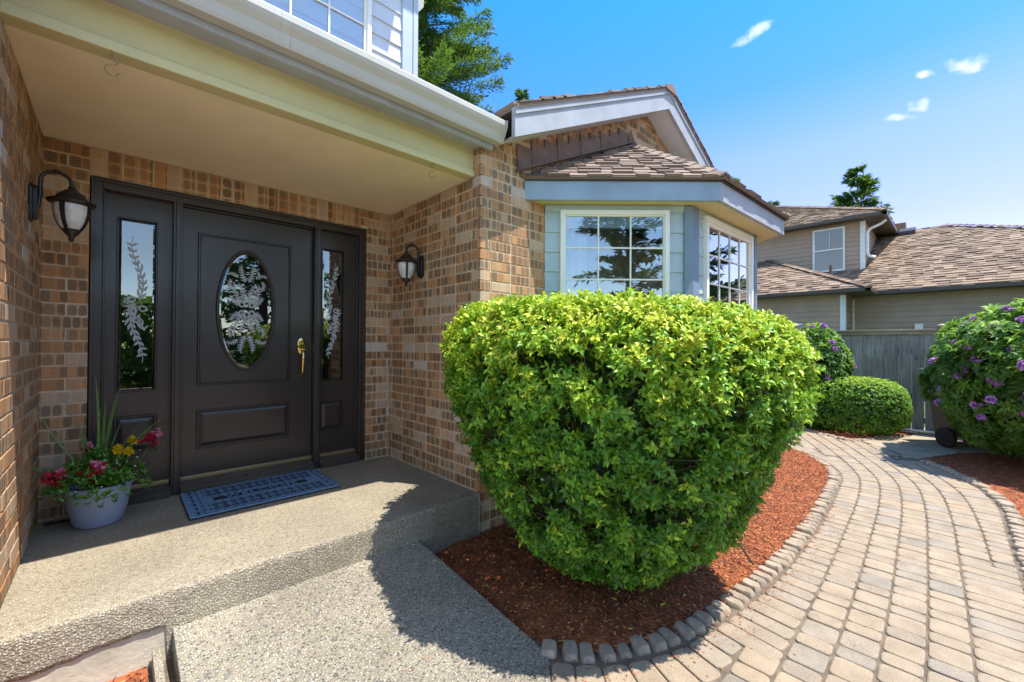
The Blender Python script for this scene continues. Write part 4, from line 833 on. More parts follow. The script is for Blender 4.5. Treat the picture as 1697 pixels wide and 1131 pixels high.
# sidelights
for (x0, x1, gx0, gx1, lab, sd) in ((-1.963, -1.62, -1.900, -1.708, 'left sidelight with etched vine glass', 5), (-.624, -.299, -.590, -.408, 'right sidelight with etched vine glass', 9)):
    s = MB(); gzz = (.742, 1.898); pz = (.322, .575) if sd == 5 else (.30, .56)
    plate(s, x0, x1, .106, 2.055, [(gx0+.004, gx1-.004, pz[0]+.02, pz[1]-.02), (gx0, gx1, *gzz)], Yd, .145)
    raised(s, gx0+.004, gx1-.004, pz[0]+.02, pz[1]-.02, bw=.025); mould(s, gx0-.016, gx1+.016, pz[0], pz[1]); mould(s, gx0-.010, gx1+.010, gzz[0]-.010, gzz[1]+.010, t=.014, out=.006)
    so_ = s.build('sidelight', Mt['door'], house); so_['label'] = lab
    p = MB(); y_ = Yd+.010; b_ = .016; o_ = [(gx0, gzz[0]), (gx1, gzz[0]), (gx1, gzz[1]), (gx0, gzz[1])]; i_ = [(gx0+b_, gzz[0]+b_), (gx1-b_, gzz[0]+b_), (gx1-b_, gzz[1]-b_), (gx0+b_, gzz[1]-b_)]
    p.add([(x, y_+.004, z) for x, z in o_]+[(x, y_, z) for x, z in i_], [(0, 1, 5, 4), (1, 2, 6, 5), (2, 3, 7, 6), (3, 0, 4, 7), (4, 5, 6, 7)]); p.build('pane', Mt['doorglass'], so_)
    e = MB(); mxx = (gx0+gx1)/2; ye = y_-.0012; mir = 1 if sd == 5 else -1
    A_ = dict(y=ye, cx=mxx)
    def vine(z0_, z1_, amp, ph, sc, sg):
        m_ = 40; pts = [(mxx+mir*amp*math.sin(ph+3.0*math.pi*i/m_*(z1_-z0_)/.8), z0_+(z1_-z0_)*i/m_) for i in range(m_)]
        if sg < 0: pts = pts[::-1]
        quadstrip_leaf(e, pts, (.006*sc, .002*sc), ye); rn_ = random.Random(sd)
        for i in range(1, m_-3, 4):
            (xa, za), (xb, zb2) = pts[i], pts[i+1]; aa = math.atan2(zb2-za, xb-xa)
            for s__ in (-1, 1):
                l_ = (.072-.030*i/m_)*sc*rn_.uniform(.8, 1.1)*(1 if s__*math.sin(ph+i*.3) > 0 else .75); b0 = aa+s__*.75; lp = []; px, pz_ = xa, za
                for k in range(7): lp.append((px, pz_)); b0 += -s__*.10 if l_ > .04 else s__*.1; px += math.cos(b0)*l_/6; pz_ += math.sin(b0)*l_/6
                quadstrip_leaf(e, lp, .0078*sc, ye)
    vine(1.36, 1.80, .030, .4, 1.0, 1); vine(.93, 1.34, .032, 1.2, 1.0, -1); vine(1.15, 1.40, .05, 2.2, .75, 1)
    for (rx, rz) in ((-.028, 1.36), (.03, 1.30)): quadstrip_leaf(e, [(mxx+rx*mir+.018*math.cos(a), rz+.018*math.sin(a)) for a in np.linspace(0, 6.28, 20)], (.005, .005), ye)
    e.build('etched_ornament', Mt['etch'], so_)
b = MB(); b.box(-2.2, -.1, .5, .52, 0, 2.4); b.box(-2.2, -.1, .2, .5, 2.3, 2.32); b.box(-2.2, -2.18, .2, .5, 0, 2.3); b.box(-.12, -.1, .2, .5, 0, 2.3); b.build('hallway', Mt['dark'], house)
# ================================================================== LANTERNS
lan = thing('wall_lantern', (0, 0, 0), 'black hanging lantern on the left brick wall, close to the camera', 'lantern', 'wall lanterns beside the front door')
p = MB(); oc = [(-.042, -.07), (-.022, -.095), (.022, -.095), (.042, -.07), (.042, .07), (.022, .095), (-.022, .095), (-.042, .07)]
p.prism([(0.001, y, z) for y, z in oc], (.012, 0, 0)); p.prism([(.013, y*.8, z*.9) for y, z in oc], (.016, 0, 0)); p.build('backplate', Mt['lantern'], lan, bevel=.002)
p = MB(); arc = [(.03, 0, -.02), (.036, 0, .05), (.036, 0, .11)]+[(.092-.056*math.cos(a), 0, .12+.056*math.sin(a)) for a in np.linspace(.2, 2.7, 10)]+[(.148, 0, .11)]
p.tube(arc, .0085, 10); p.lathe([(.012, -.008), (.016, 0), (.012, .008)], (.148, 0, .105), 12); p.tube([(.08, 0, .176), (.088, 0, .177), (.096, 0, .177), (.104, 0, .176)], [.010, .014, .010, .014], 10); p.build('arm', Mt['lantern'], lan, smooth='auto')
p = MB(); p.lathe([(.0001, .10), (.016, .098), (.03, .088), (.05, .070), (.064, .048), (.068, .040), (.092, .034), (.095, .027), (.088, .018), (.07, .012), (.0001, .012)], (.148, 0, 0), 28); p.build('hood', Mt['lantern'], lan, smooth='auto')
gp_ = [(.069, .014), (.070, -.005), (.067, -.035), (.060, -.065), (.048, -.095), (.034, -.118), (.0001, -.125)]
p = MB(); p.lathe(gp_, (.148, 0, 0), 28); p.build('glass_globe', Mt['frost'], lan, smooth=True)
for k in range(4):
    p = MB(); a = math.pi/4+k*math.pi/2+.35; c, s_ = math.cos(a), math.sin(a); t = (-s_, c)
    for (q, (r0, zz0)) in enumerate(gp_[:-2]):
        r1, zz1 = gp_[q+1]; w = .011-.0008*q
        V_ = [(.148+c*(r+.002+h)+t[0]*w*sg, s_*(r+.002+h)+t[1]*w*sg, z) for (r, z) in ((r0, zz0), (r1, zz1)) for sg in (-1, 1) for h in (0, .004)]
        p.add(V_, [(1, 3, 7, 5), (0, 1, 5, 4), (2, 6, 7, 3)])
    p.build('cage_rib', Mt['lantern'], lan)
p = MB(); p.lathe([(.038, -.108), (.036, -.122), (.026, -.138), (.014, -.150), (.010, -.158), (.012, -.166), (.008, -.176), (.0001, -.180)], (.148, 0, 0), 16); p.build('finial', Mt['lantern'], lan, smooth='auto')
lan.location = (-W_, -.52, 1.775); dup(lan, (0, -.57, 1.725), math.pi, 'black hanging lantern on the brick wall right of the front door')
# ================================================================== HOOKS
for (x, y, lab) in ((-1.93, -1.295, 'rusty s shaped hook hanging from the left end of the porch beam'), (-.36, -1.29, 'rusty s shaped hook hanging from the right end of the porch beam')):
    p = MB(); z = 2.262; pts = []
    for a in np.linspace(2.9, -1.57, 9): pts.append((x+.017*math.cos(a), y, z-.012+.017*math.sin(a)))
    for a in np.linspace(1.9, 6.1, 11): pts.append((x+.022*math.cos(a), y, z-.050+.022*math.sin(a)))
    p.tube(pts, .0028, 6); p.tube([(x, y, 2.30), (x, y, z+.004)], .003, 6); tag(p.build('s_hook', Mt['rust'], smooth=True), lab, 'hook', 'hooks on the porch beam')
# ================================================================== DOORMAT
mat_ = thing('doormat', (-1.125, -.29, .002), 'blue rubber doormat with a cut-out pattern in front of the door', 'doormat')
p = MB(); p.box(-1.577, -.675, -.575, -.005, .004, .009); p.build('mat_base', Mt['black'], mat_)
p = MB(); p.box(-1.573, -.679, -.571, -.009, .009, .0165); p.build('mat_top', Mt['blue'], mat_, bevel=.002)
p = MB(); zc = .0172
def oval(cx, cy, rx, ry, rot=0, n=10):
    c, s = math.cos(rot), math.sin(rot); P = [(cx+rx*math.cos(2*math.pi*i/n)*c-ry*math.sin(2*math.pi*i/n)*s, cy+rx*math.cos(2*math.pi*i/n)*s+ry*math.sin(2*math.pi*i/n)*c, zc) for i in range(n)]; p.add(P, [tuple(range(n))])
def chev(cx, cy, w, h, s, t=.006):
    for q in (1, -1): p.add([(cx, cy, zc), (cx+s*w, cy+q*h, zc), (cx+s*w+s*t, cy+q*h, zc), (cx+s*t*1.6, cy, zc)][::(1 if q*s > 0 else -1)], [(0, 1, 2, 3)])
mx0, mx1, my0, my1 = -1.555, -.697, -.555, -.025
for row, yy in enumerate((-.49, -.41, -.17, -.09)):
    for i in range(7):
        cx = mx0+.13+i*.10+(.0 if i < 4 else 0)
        if cx > mx1-.12: continue
        oval(cx, yy, .026, .011); oval(cx+.05, yy, .012, .015); chev(cx-.046, yy, .014, .021, 1, .007); chev(cx+.046, yy, .014, .021, -1, .007); oval(cx, yy+.029, .018, .007); oval(cx, yy-.029, .018, .007); oval(cx+.05, yy+.030, .011, .009); oval(cx+.05, yy-.030, .011, .009); oval(cx+.03, yy+.022, .008, .005, .6); oval(cx+.03, yy-.022, .008, .005, -.6)
for col in (mx0+.03, mx1-.03):
    for j in range(6):
        cy = my0+.04+j*.09; oval(col, cy, .010, .022); oval(col+.035, cy+.04, .011, .013); oval(col-.0, cy+.042, .006, .008); oval(col-.018, cy+.03, .005, .008); oval(col+.03, cy, .007, .01)
for i in range(16):
    cx = mx0+.09+i*.045
    for yy in (-.347, -.233): oval(cx, yy, .012, .004)
for i in range(18):
    cx = mx0+.02+i*.048
    for yy in (my0+.006, my1-.006): oval(cx, yy, .013, .006)
p.add([(-1.42, -.325, zc), (-.83, -.325, zc), (-.83, -.255, zc), (-1.42, -.255, zc)], [(0, 1, 2, 3)])
p.build('cutout_pattern', Mt['black'], mat_)
fc = bpy.data.curves.new('txt', 'FONT'); fc.body = 'WELCOME'; fc.size = .085; fc.align_x = 'CENTER'; fc.extrude = .0006; fc.offset = .0012; fc.space_character = 1.18
fo = bpy.data.objects.new('txt', fc); COL.objects.link(fo); bpy.context.view_layer.update()
me = bpy.data.meshes.new_from_object(fo.evaluated_get(bpy.context.evaluated_depsgraph_get())); bpy.data.objects.remove(fo)
me.materials.clear(); me.materials.append(Mt['blue']); lt = bpy.data.objects.new('lettering', me); COL.objects.link(lt); lt.parent = mat_; lt.location = (0, -.032, zc+.001-.002); lt['label'] = 'blue cut-out word WELCOME'
# ================================================================== FLOWER POT
PC = (-1.972, -.245)
pot = thing('flower_pot', (PC[0], PC[1], .001), 'pale blue ribbed flower pot beside the left sidelight', 'flower pot')
p = MB(); p.lathe([(.0001, .001), (.088, .001), (.100, .006), (.112, .03), (.128, .09), (.140, .16), (.147, .215), (.154, .222), (.156, .236), (.148, .240), (.138, .232), (.132, .19), (.0001, .185)], (PC[0], PC[1], 0), 48); p.build('pot_body', Mt['potblue'], pot, smooth='auto')
p = MB(); p.lathe([(.131, .199), (.06, .212), (.0001, .215)], (PC[0], PC[1], 0), 24); p.build('potting_soil', Mt['soil'], pot)
def rosette(C, D, Nn, c, d, n, k=6, open_=1.0, up=.0, rn=random):
    d = Vector(d).normalized(); a = d.orthogonal().normalized(); b = d.cross(a); ph = rn.uniform(0, 6.28)
    for i in range(k):
        an = ph+2*math.pi*i/k+rn.uniform(-.3, .3); o_ = open_*rn.uniform(.7, 1.25); s = a*math.cos(an)+b*math.sin(an)
        C.append(tuple(c)); D.append(tuple(d*math.cos(o_)+s*math.sin(o_))); Nn.append(tuple(d*math.sin(o_)-s*math.cos(o_)+Vector((rn.gauss(0, .2), rn.gauss(0, .2), .2))))
pl_g = 'plants in the blue pot'
# grass spikes
t = thing('spike_grass', (PC[0], PC[1], .21), 'tall arching green spike grass in the blue pot', 'plant', pl_g)
def blade(mb, p0, d0, L, w, bend, seed):
    rn = random.Random(seed); P = Vector(p0); d = Vector(d0).normalized(); n = 18; vs = []; s = d.cross(Vector((.3, -.8, 0))).normalized()
    for i in range(n+1):
        t_ = i/n; ww = w*1.35*(1-t_**3)*(.6+.4*min(1, t_*5)); vs += [tuple(P-s*ww), tuple(P+s*ww)]; d = (d+Vector(bend)/n*(.3+2.2*t_*t_)).normalized(); P = P+d*L/n
    mb.add(vs, [(2*i, 2*i+1, 2*i+3, 2*i+2) for i in range(n)], rn.random())
p = MB(); q = (PC[0], PC[1], .21)
for k, (dx, dy, dz, L, w, bend) in enumerate([(.0, .02, 1, .60, .0055, (-.1, .05, 0)), (.10, .0, 1, .56, .008, (.15, 0, 0)), (-.03, .02, 1, .42, .006, (.1, 0, 0)), (.06, .0, 1, .48, .007, (-.05, 0, 0)), (.35, -.05, 1, .58, .004, (1.3, -.1, -1.9)), (.55, -.02, 1, .46, .0045, (.4, 0, -.3)), (-.5, .05, .8, .52, .004, (-.2, .1, .9)), (-.6, -.15, .7, .46, .005, (-.5, -.2, -1.9)), (-.3, -.1, .8, .42, .004, (.8, .2, .2)), (.3, -.1, .8, .35, .005, (.3, 0, -.1)), (.2, .1, 1, .36, .004, (.2, 0, .1)), (-.15, .1, 1, .5, .004, (-.5, .1, -.3))]):
    blade(p, q, (dx, dy, dz), L*1.12, w, bend, k)
p.build('blades', Mt['blade'], t)
# leafy filler + small leaves
t = thing('trailing_greenery', (PC[0], PC[1], .2), 'bushy green leaves spilling over the rim of the blue pot', 'plant', pl_g)
C, D, Nn = [], [], []
for i in range(420):
    a = random.uniform(0, 6.28); rr = random.uniform(.02, .235)*(1 if math.cos(a) > -.2 else .95); z = .25+.19*random.random()*(1-rr/.30)-max(0, rr-.15)*1.0+random.uniform(-.02, .04)
    if rr < .15: z = max(z, .235)
    rosette(C, D, Nn, (PC[0]+rr*math.cos(a), PC[1]+rr*math.sin(a)-.01, z), (math.cos(a)*.6, math.sin(a)*.6, 1), 0, 5, .9)
leaves('foliage', C, D, Nn, rng.uniform(.018, .042, len(C)), rng.uniform(.007, .015, len(C)), rng.random(len(C)), Mt['pleaf'], t)
for (px, py, pz, lab, cc, col2) in ((-2.145, -.34, .315, 'dark red snapdragon cluster at the left rim of the blue pot', 'red', 'pink'), (-1.975, -.37, .335, 'red and pink snapdragon cluster at the front of the blue pot', 'red', 'pink'), (-1.735, -.20, .455, 'tall crimson snapdragon on the right of the blue pot', 'red', 'pink'), (-2.03, -.22, .435, 'small pink bloom at the back of the blue pot', 'red', 'pink')):
    small = 'small' in lab; t = thing('snapdragon', (px, py, pz-.1), lab, 'flower', pl_g)
    for mm, zz, nn_, spread in ((cc, 0, 26 if not small else 8, .030 if not small else .008), (col2, .024, 16 if not small else 5, .016 if not small else .007)):
        C, D, Nn = [], [], []
        for i in range(nn_):
            c = Vector((px+random.gauss(0, spread)*.8+(.018 if zz else 0), py+random.gauss(0, spread*.6), pz+zz+random.gauss(0, spread)*.8)); rosette(C, D, Nn, c, (random.gauss(0, .5), -.6+random.gauss(0, .4), .7), 0, 5, 1.1)
        leaves('petals', C, D, Nn, rng.uniform(.013, .022, len(C)), rng.uniform(.013, .020, len(C)), rng.random(len(C)), Mt[mm], t, fold=.35)
    p = MB(); p.tube([(PC[0]+(px-PC[0])*.5, PC[1]+(py-PC[1])*.5, .20), (px, py, pz-.02)], .0025, 5); p.build('stem', Mt['blade'], t)
for k, (px, py, pz, lab) in enumerate(((-1.893, -.30, .420, 'yellow marigold nearest the grass blades in the blue pot'), (-1.845, -.33, .405, 'lower right yellow marigold in the blue pot'), (-1.828, -.25, .455, 'uppermost yellow marigold in the blue pot'))):
    t = thing('marigold', (px, py, pz-.1), lab, 'flower', pl_g); C, D, Nn = [], [], []
    for lay in range(5): rosette(C, D, Nn, (px, py, pz+lay*.003), (.1, -.3, 1), 0, 11-lay, 1.45-lay*.25)
    leaves('petals', C, D, Nn, .030 if k else .034, .020, rng.random(len(C))*.6+.4, Mt['yellow'], t, fold=.3)
    p = MB(); p.tube([(px*.6+PC[0]*.4, py*.6+PC[1]*.4, .21), (px, py, pz)], .002, 5); p.build('stem', Mt['blade'], t)
for (px, py, pz, s_, lab) in ((-1.925, -.385, .265, .045, 'bright green succulent rosette at the front rim of the blue pot'), (-1.86, -.345, .285, .036, 'smaller green succulent rosette right of the larger one in the blue pot')):
    t = thing('succulent', (px, py, pz-.05), lab, 'plant', pl_g); C, D, Nn = [], [], []
    for lay in range(5): rosette(C, D, Nn, (px, py, pz+lay*.004), (.05, -.5, .9), 0, 8, 1.45-lay*.27)
    leaves('rosette_leaves', C, D, Nn, s_, s_*.8, rng.random(len(C))*.3+.7, Mt['pleaf'], t, fold=.3)
    p = MB(); p.tube([(px*.8+PC[0]*.2, py*.8+PC[1]*.2, .2), (px, py, pz)], .004, 5); p.build('stem', Mt['blade'], t)
C, D, Nn = [], [], []
for i in range(46):
    a = random.uniform(-1.3, .9) if i < 36 else random.uniform(-2.6, -1.4); rr = random.uniform(.10, .21); rosette(C, D, Nn, (PC[0]+rr*math.cos(a), PC[1]+rr*math.sin(a), (.25 if i < 36 else .22)+random.uniform(0, .15)*(1 if i < 36 else .2)), (math.cos(a), math.sin(a)-.3, .8), 0, 5, 1.2)
t = thing('white_alyssum', (PC[0]+.1, PC[1], .2), 'tiny white flowers scattered over the right side of the blue pot', 'flower', pl_g); leaves('blossoms', C, D, Nn, .007, .006, rng.random(len(C)), Mt['whitef'], t)
C, D, Nn = [], [], []
for c in ((-1.900, -.36, .327),):
    for q in range(3): rosette(C, D, Nn, Vector(c), (0, -.5, 1), 0, 6, .5+.3*q)
t = thing('orange_bloom', (-1.9, -.36, .25), 'small orange red bud between the succulents in the blue pot', 'flower', pl_g); leaves('petals', C, D, Nn, .016, .011, rng.random(len(C)), Mt['orange'], t)
p = MB(); p.tube([(-2.20, -.10, .012), (-2.17, -.13, .02), (-2.12, -.12, .012), (-2.08, -.08, .012)], .006, 6); p.tube([(-2.19, -.12, .012), (-2.14, -.10, .014), (-2.06, -.14, .012)], .004, 6); tag(p.build('black_hose', Mt['black'], smooth=True), 'short black hose end lying behind the blue pot in the corner', 'hose')
# ================================================================== BIG HEDGE
HC = Vector((.33, -2.262, -.3))
def hr(z):   # radius by height above ground
    P = [(0, .22), (.1, .36), (.2, .52), (.35, .67), (.5, .77), (.72, .86), (.95, .97), (1.12, 1.03), (1.30, 1.045), (1.42, 1.01), (1.51, .93), (1.565, .78), (1.59, .5), (1.60, .05)]
    for i in range(len(P)-1):
        if P[i][0] <= z <= P[i+1][0]: t = (z-P[i][0])/(P[i+1][0]-P[i][0]); return P[i][1]*(1-t)+P[i+1][1]*t
    return .05
def hedge_pt(u, z, depth, seed):
    # u angle in camera frame, 0 = camera right, 90deg = away
    r = hr(z)*.97-depth; c, s = math.cos(u), math.sin(u)
    w = 1+.05*mnoise.noise(Vector((c*2.2, s*2.2, z*2.2+seed)))+.03*mnoise.noise(Vector((c*6, s*6, z*6)))
    a = c*r*w; b_ = s*r*w
    if b_ > .74: b_ = .74+(b_-.74)*.15
    tilt = -.05*a*max(0, (z-1.0))-.10*max(0, a)*max(0, z-1.1)*1.5
    p = HC+right0*a+fw0*b_+Vector((0, 0, z+tilt)); return p
hedge = thing('hedge_bush', tuple(HC), 'large clipped green hedge bush narrowing to its base in the mulch', 'bush')
C, D, Nn, RN = [], [], [], []
def hedge_shoots(n, dmin, dmax, k, top_bias=0):
    cnt = 0
    while cnt < n:
        z = random.uniform(.03, 1.60); r = hr(z)
        if z < 1.45:
            if random.random() > (r+.25)/1.3: continue
        u = random.uniform(0, 6.283)
        dep = random.uniform(dmin, dmax)
        if z > 1.5 or (top_bias and random.random() < .0): 
            pass
        p = hedge_pt(u, z, 0 if z > 1.5 else dep, 1)
        dz = .02; sl = (hr(min(1.6, z+dz))-hr(max(0, z-dz)))/(2*dz); out = (right0*math.cos(u)+fw0*math.sin(u)); nr = (out-Vector((0, 0, 1))*sl*.9).normalized()
        g_ = mnoise.noise(p*7.5)
        if dep < .09 and g_ < -.11 and z < 1.33: continue      # gaps
        dd = (nr*.8+Vector((random.gauss(0, .35), random.gauss(0, .35), .45+random.gauss(0, .3)))).normalized()
        q0 = len(C); kk = random.choice([k-1, k, k+1]); rosette(C, D, Nn, p+dd*random.uniform(-.02, .03), dd, 0, kk, random.uniform(.6, 1.25))
        for _q in range(q0, len(C)): C[_q] = tuple(Vector(C[_q])+dd*random.uniform(-.03, .012)+Vector((random.gauss(0, .005), random.gauss(0, .005), 0)))
        h = .16+.42*random.random()+.3*g_
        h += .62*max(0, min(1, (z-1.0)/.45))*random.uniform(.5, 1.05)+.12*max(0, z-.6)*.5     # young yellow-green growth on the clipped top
        if random.random() < .03: h = random.uniform(.8, 1.0)
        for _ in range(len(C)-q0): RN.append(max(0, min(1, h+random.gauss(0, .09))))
        cnt += 1
hedge_shoots(13500, 0, .05, 6); hedge_shoots(4200, .05, .16, 5)
# flat top fill
for i in range(4200):
    rr = math.sqrt(random.random())*.88; u = random.uniform(0, 6.283); zt_ = 1.60-.20*(rr/1.0)**3.5*1.0; a = rr*math.cos(u); b_ = min(rr*math.sin(u), .74)
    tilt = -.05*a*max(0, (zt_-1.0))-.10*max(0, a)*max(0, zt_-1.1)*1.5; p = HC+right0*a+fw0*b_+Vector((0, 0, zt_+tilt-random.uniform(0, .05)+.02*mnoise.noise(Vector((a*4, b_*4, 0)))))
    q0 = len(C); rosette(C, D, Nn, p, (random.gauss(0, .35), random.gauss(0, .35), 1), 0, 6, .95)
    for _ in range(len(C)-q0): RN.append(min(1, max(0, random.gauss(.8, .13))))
nL = len(C); sz = rng.uniform(.023, .041, nL)
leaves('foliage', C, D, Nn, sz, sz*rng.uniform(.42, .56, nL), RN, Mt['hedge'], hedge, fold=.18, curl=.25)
p = MB()
for i in range(130):
    u = random.uniform(0, 6.283); z = random.uniform(.4, 1.5); e = hedge_pt(u, z, .06, 1); b0 = HC+Vector((random.uniform(-.1, .1), random.uniform(-.1, .1), 0)); mid = b0.lerp(e, .5)+Vector((random.gauss(0, .05), random.gauss(0, .05), .06)); p.tube([b0, b0.lerp(mid, .5)+Vector((0, 0, .05)), mid, mid.lerp(e, .5), e], [.012, .009, .007, .004, .002], 5)
for i in range(1500):
    u = random.uniform(0, 6.283); z = random.uniform(.15, 1.5); e = hedge_pt(u, z, random.uniform(.01, .05), 1); s_ = hedge_pt(u+random.gauss(0, .12), max(.1, z-random.uniform(.05, .15)), random.uniform(.15, .25), 1); p.tube([s_, e], [.003, .0015], 3, cap=False)
p.build('branches', Mt['twig'], hedge)
# dense inner leaf mass; shade inside the hedge is put into its dark colour
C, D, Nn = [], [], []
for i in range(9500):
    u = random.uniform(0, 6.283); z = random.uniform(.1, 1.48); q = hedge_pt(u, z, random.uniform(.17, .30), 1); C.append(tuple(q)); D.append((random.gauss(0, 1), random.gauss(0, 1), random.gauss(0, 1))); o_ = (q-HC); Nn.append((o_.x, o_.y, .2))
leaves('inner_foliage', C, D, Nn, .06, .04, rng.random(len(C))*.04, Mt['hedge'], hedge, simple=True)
p = MB(); p.tube([(.95, -2.86, -.27), (1.00, -2.76, -.19)], .006, 6); tag(p.build('garden_stake', Mt['black']), 'small black stake poking out of the mulch beside the hedge', 'stake')
# fallen leaves on mulch
C, D, Nn = [], [], []
for i in range(70):
    x, y = random.uniform(-.45, 1.5), random.uniform(-2.9, -1.5)
    if in_poly(x, y, bedL): C.append((x, y, -.283)); a = random.uniform(0, 6.28); D.append((math.cos(a), math.sin(a), .15)); Nn.append((random.gauss(0, .3), random.gauss(0, .3), 1))
o = leaves('fallen_leaves', C, D, Nn, rng.uniform(.018, .034, len(C)), .012, rng.uniform(.7, 1, len(C)), Mt['hedge']); tag(o, 'scattered pale fallen leaves on the mulch below the hedge', 'leaves', kind='stuff')
# ================================================================== OTHER SHRUBS
def ell_shrub(name, c, rad, lab, cat, mat, n, ll, lw, k, seed, base=.0, flowers=0, fl_lab='flower_cluster', pw=2.4, topc=.35, openn=1.15, nz=.12, fsel=None):
    rn = random.Random(seed); c = Vector(c); root = thing(name, (c.x, c.y, -.3), lab, cat); C, D, Nn, RN = [], [], [], []; F = []
    inner = []
    for i in range(n+flowers*6):
        th = rn.uniform(0, 6.283); s = rn.uniform(-.95, 1); cc = math.sqrt(1-s*s); dr = Vector((cc*math.cos(th), cc*math.sin(th), s)); 
        rr = 1/((abs(dr.x)**pw+abs(dr.y)**pw+abs(dr.z)**pw)**(1/pw)); w = 1+nz*mnoise.noise(dr*2.3+Vector((seed, 0, 0)))+nz*.6*mnoise.noise(dr*6)
        dep = 1-rn.random()**2*.16; p = c+Vector((dr.x*rad[0], dr.y*rad[1], dr.z*rad[2]))*rr*w*dep
        if p.z < -.28+base: continue
        nr = Vector((dr.x/rad[0], dr.y/rad[1], dr.z/rad[2])).normalized()
        if i >= n: F.append((p, nr)); continue
        dd = (nr+Vector((rn.gauss(0, .35), rn.gauss(0, .35), .4))).normalized(); q0 = len(C); rosette(C, D, Nn, p, dd, 0, k, openn, rn=rn)
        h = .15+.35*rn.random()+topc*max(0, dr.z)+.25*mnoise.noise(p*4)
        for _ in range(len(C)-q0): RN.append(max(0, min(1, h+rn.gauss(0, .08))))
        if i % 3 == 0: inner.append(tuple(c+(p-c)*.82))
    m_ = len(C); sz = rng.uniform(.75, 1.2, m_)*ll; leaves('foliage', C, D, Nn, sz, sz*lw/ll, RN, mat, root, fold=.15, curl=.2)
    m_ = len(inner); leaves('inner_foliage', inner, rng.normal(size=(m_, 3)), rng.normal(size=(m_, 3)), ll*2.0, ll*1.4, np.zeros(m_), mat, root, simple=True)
    p = MB()
    for i in range(9): e = c+Vector((rn.uniform(-.5, .5)*rad[0], rn.uniform(-.5, .5)*rad[1], rn.uniform(-.2, .5)*rad[2])); b0 = Vector((c.x+rn.uniform(-.08, .08), c.y+rn.uniform(-.08, .08), -.32)); p.tube([b0, b0.lerp(e, .5)+Vector((0, 0, .05)), e], [.02, .014, .005], 6)
    p.build('stem', Mt['twig'], root)
    k2 = 0
    for (q, nr) in F:
        if k2 >= flowers: break
        if fsel and not fsel(q, nr, rn): continue
        C, D, Nn = [], [], []
        for j in range(9):
            d_ = (nr+Vector((rn.gauss(0, .5), rn.gauss(0, .5), rn.gauss(0, .4)+.2))).normalized(); rosette(C, D, Nn, q+nr*.035+d_*.035, d_, 0, 5, .95, rn=rn)
        leaves(fl_lab, C, D, Nn, .034, .026, rng.random(len(C))*.9+.1, Mt['petal'], root, fold=.2); k2 += 1
    return root
toc = Vector((-.685, -.729, 0))
RC = Vector((5.80, -4.62, .74))
ell_shrub('rhododendron', RC, (1.14, 1.14, .86), 'big rhododendron with purple flowers at the right edge', 'shrub', Mt['rhodo'], 4300, .088, .030, 8, 3, flowers=98, nz=.16, topc=.5, fsel=lambda q, nr, rn: (q-RC).dot(Vector((-1, -.05, 0))) > .30 and (q-RC).y > -.45 and (q.z > .4 or rn.random() < .4))  # topc puts the sunlit green of the top into the leaf colour
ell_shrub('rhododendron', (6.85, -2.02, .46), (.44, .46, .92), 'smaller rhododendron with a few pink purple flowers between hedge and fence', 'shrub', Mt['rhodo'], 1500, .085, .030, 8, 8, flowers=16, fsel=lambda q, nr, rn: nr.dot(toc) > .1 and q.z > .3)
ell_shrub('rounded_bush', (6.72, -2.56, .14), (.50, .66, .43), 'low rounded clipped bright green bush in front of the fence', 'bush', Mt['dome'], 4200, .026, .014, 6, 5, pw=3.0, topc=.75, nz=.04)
# ================================================================== FENCE
fen = thing('fence', (7.4, -3.5, -.3), 'weathered grey wooden board fence with a cap rail and cedar post', 'fence')
p = MB(); y = 1.2; FX = 7.40; 
while y > -3.40:
    w = .138; h = random.uniform(-.004, .004); q = random.uniform(0, .004); gap = random.uniform(.005, .009) if y > -1.9 else .013
    p.box(FX+q, FX+.019+q, y-w, y, -.30, 1.305+h, random.random()); y -= w+gap
y = -3.62
while y > -8: p.box(FX, FX+.02, y-.14, y, -.30, 1.30, random.random()); y -= .146
p.build('board_panel', Mt['fence'], fen, bevel=.002)
p = MB(); p.box(FX-.05, FX+.07, -3.475, 1.3, 1.31, 1.345); p.box(FX-.03, FX-.004, -3.47, 1.3, 1.262, 1.308, .6); p.box(FX-.05, FX+.07, -8, -3.60, 1.235, 1.27); p.build('cap_rail', Mt['cap'], fen, bevel=.004)
p = MB(); p.box(FX+.025, FX+.065, -3.47, 1.3, -.15, -.06); p.box(FX+.025, FX+.065, -3.47, 1.3, .95, 1.04); p.build('back_rail', Mt['fence'], fen)
p = MB(); p.box(FX-.05, FX+.045, -3.592, -3.485, -.4, 1.375); p.build('post', Mt['cedar'], fen, bevel=.004)
p = MB(); p.box(FX-.07, FX+.065, -3.612, -3.465, 1.375, 1.40); p.add([(FX-.06, -3.6, 1.40), (FX+.055, -3.6, 1.40), (FX+.055, -3.477, 1.40), (FX-.06, -3.477, 1.40), (FX, -3.54, 1.425)], [(0, 1, 4), (1, 2, 4), (2, 3, 4), (3, 0, 4)]); p.build('post_cap', Mt['cap'], fen)
p = MB(); p.tube([(FX-.06, -2.85, -.265), (FX-.07, -3.1, -.26), (FX-.09, -3.5, -.262)], .022, 8); tag(p.build('drain_pipe', Mt['nwhite'], smooth=True), 'pale pipe lying along the foot of the fence', 'pipe')
p = MB(); p.tube([(FX, -3.60, 1.37), (FX+.02, -3.85, 1.29), (FX, -4.2, 1.28)], .006, 6); tag(p.build('rope', Mt['nwhite'], smooth=True), 'thin pale rope tied to the fence post', 'rope')
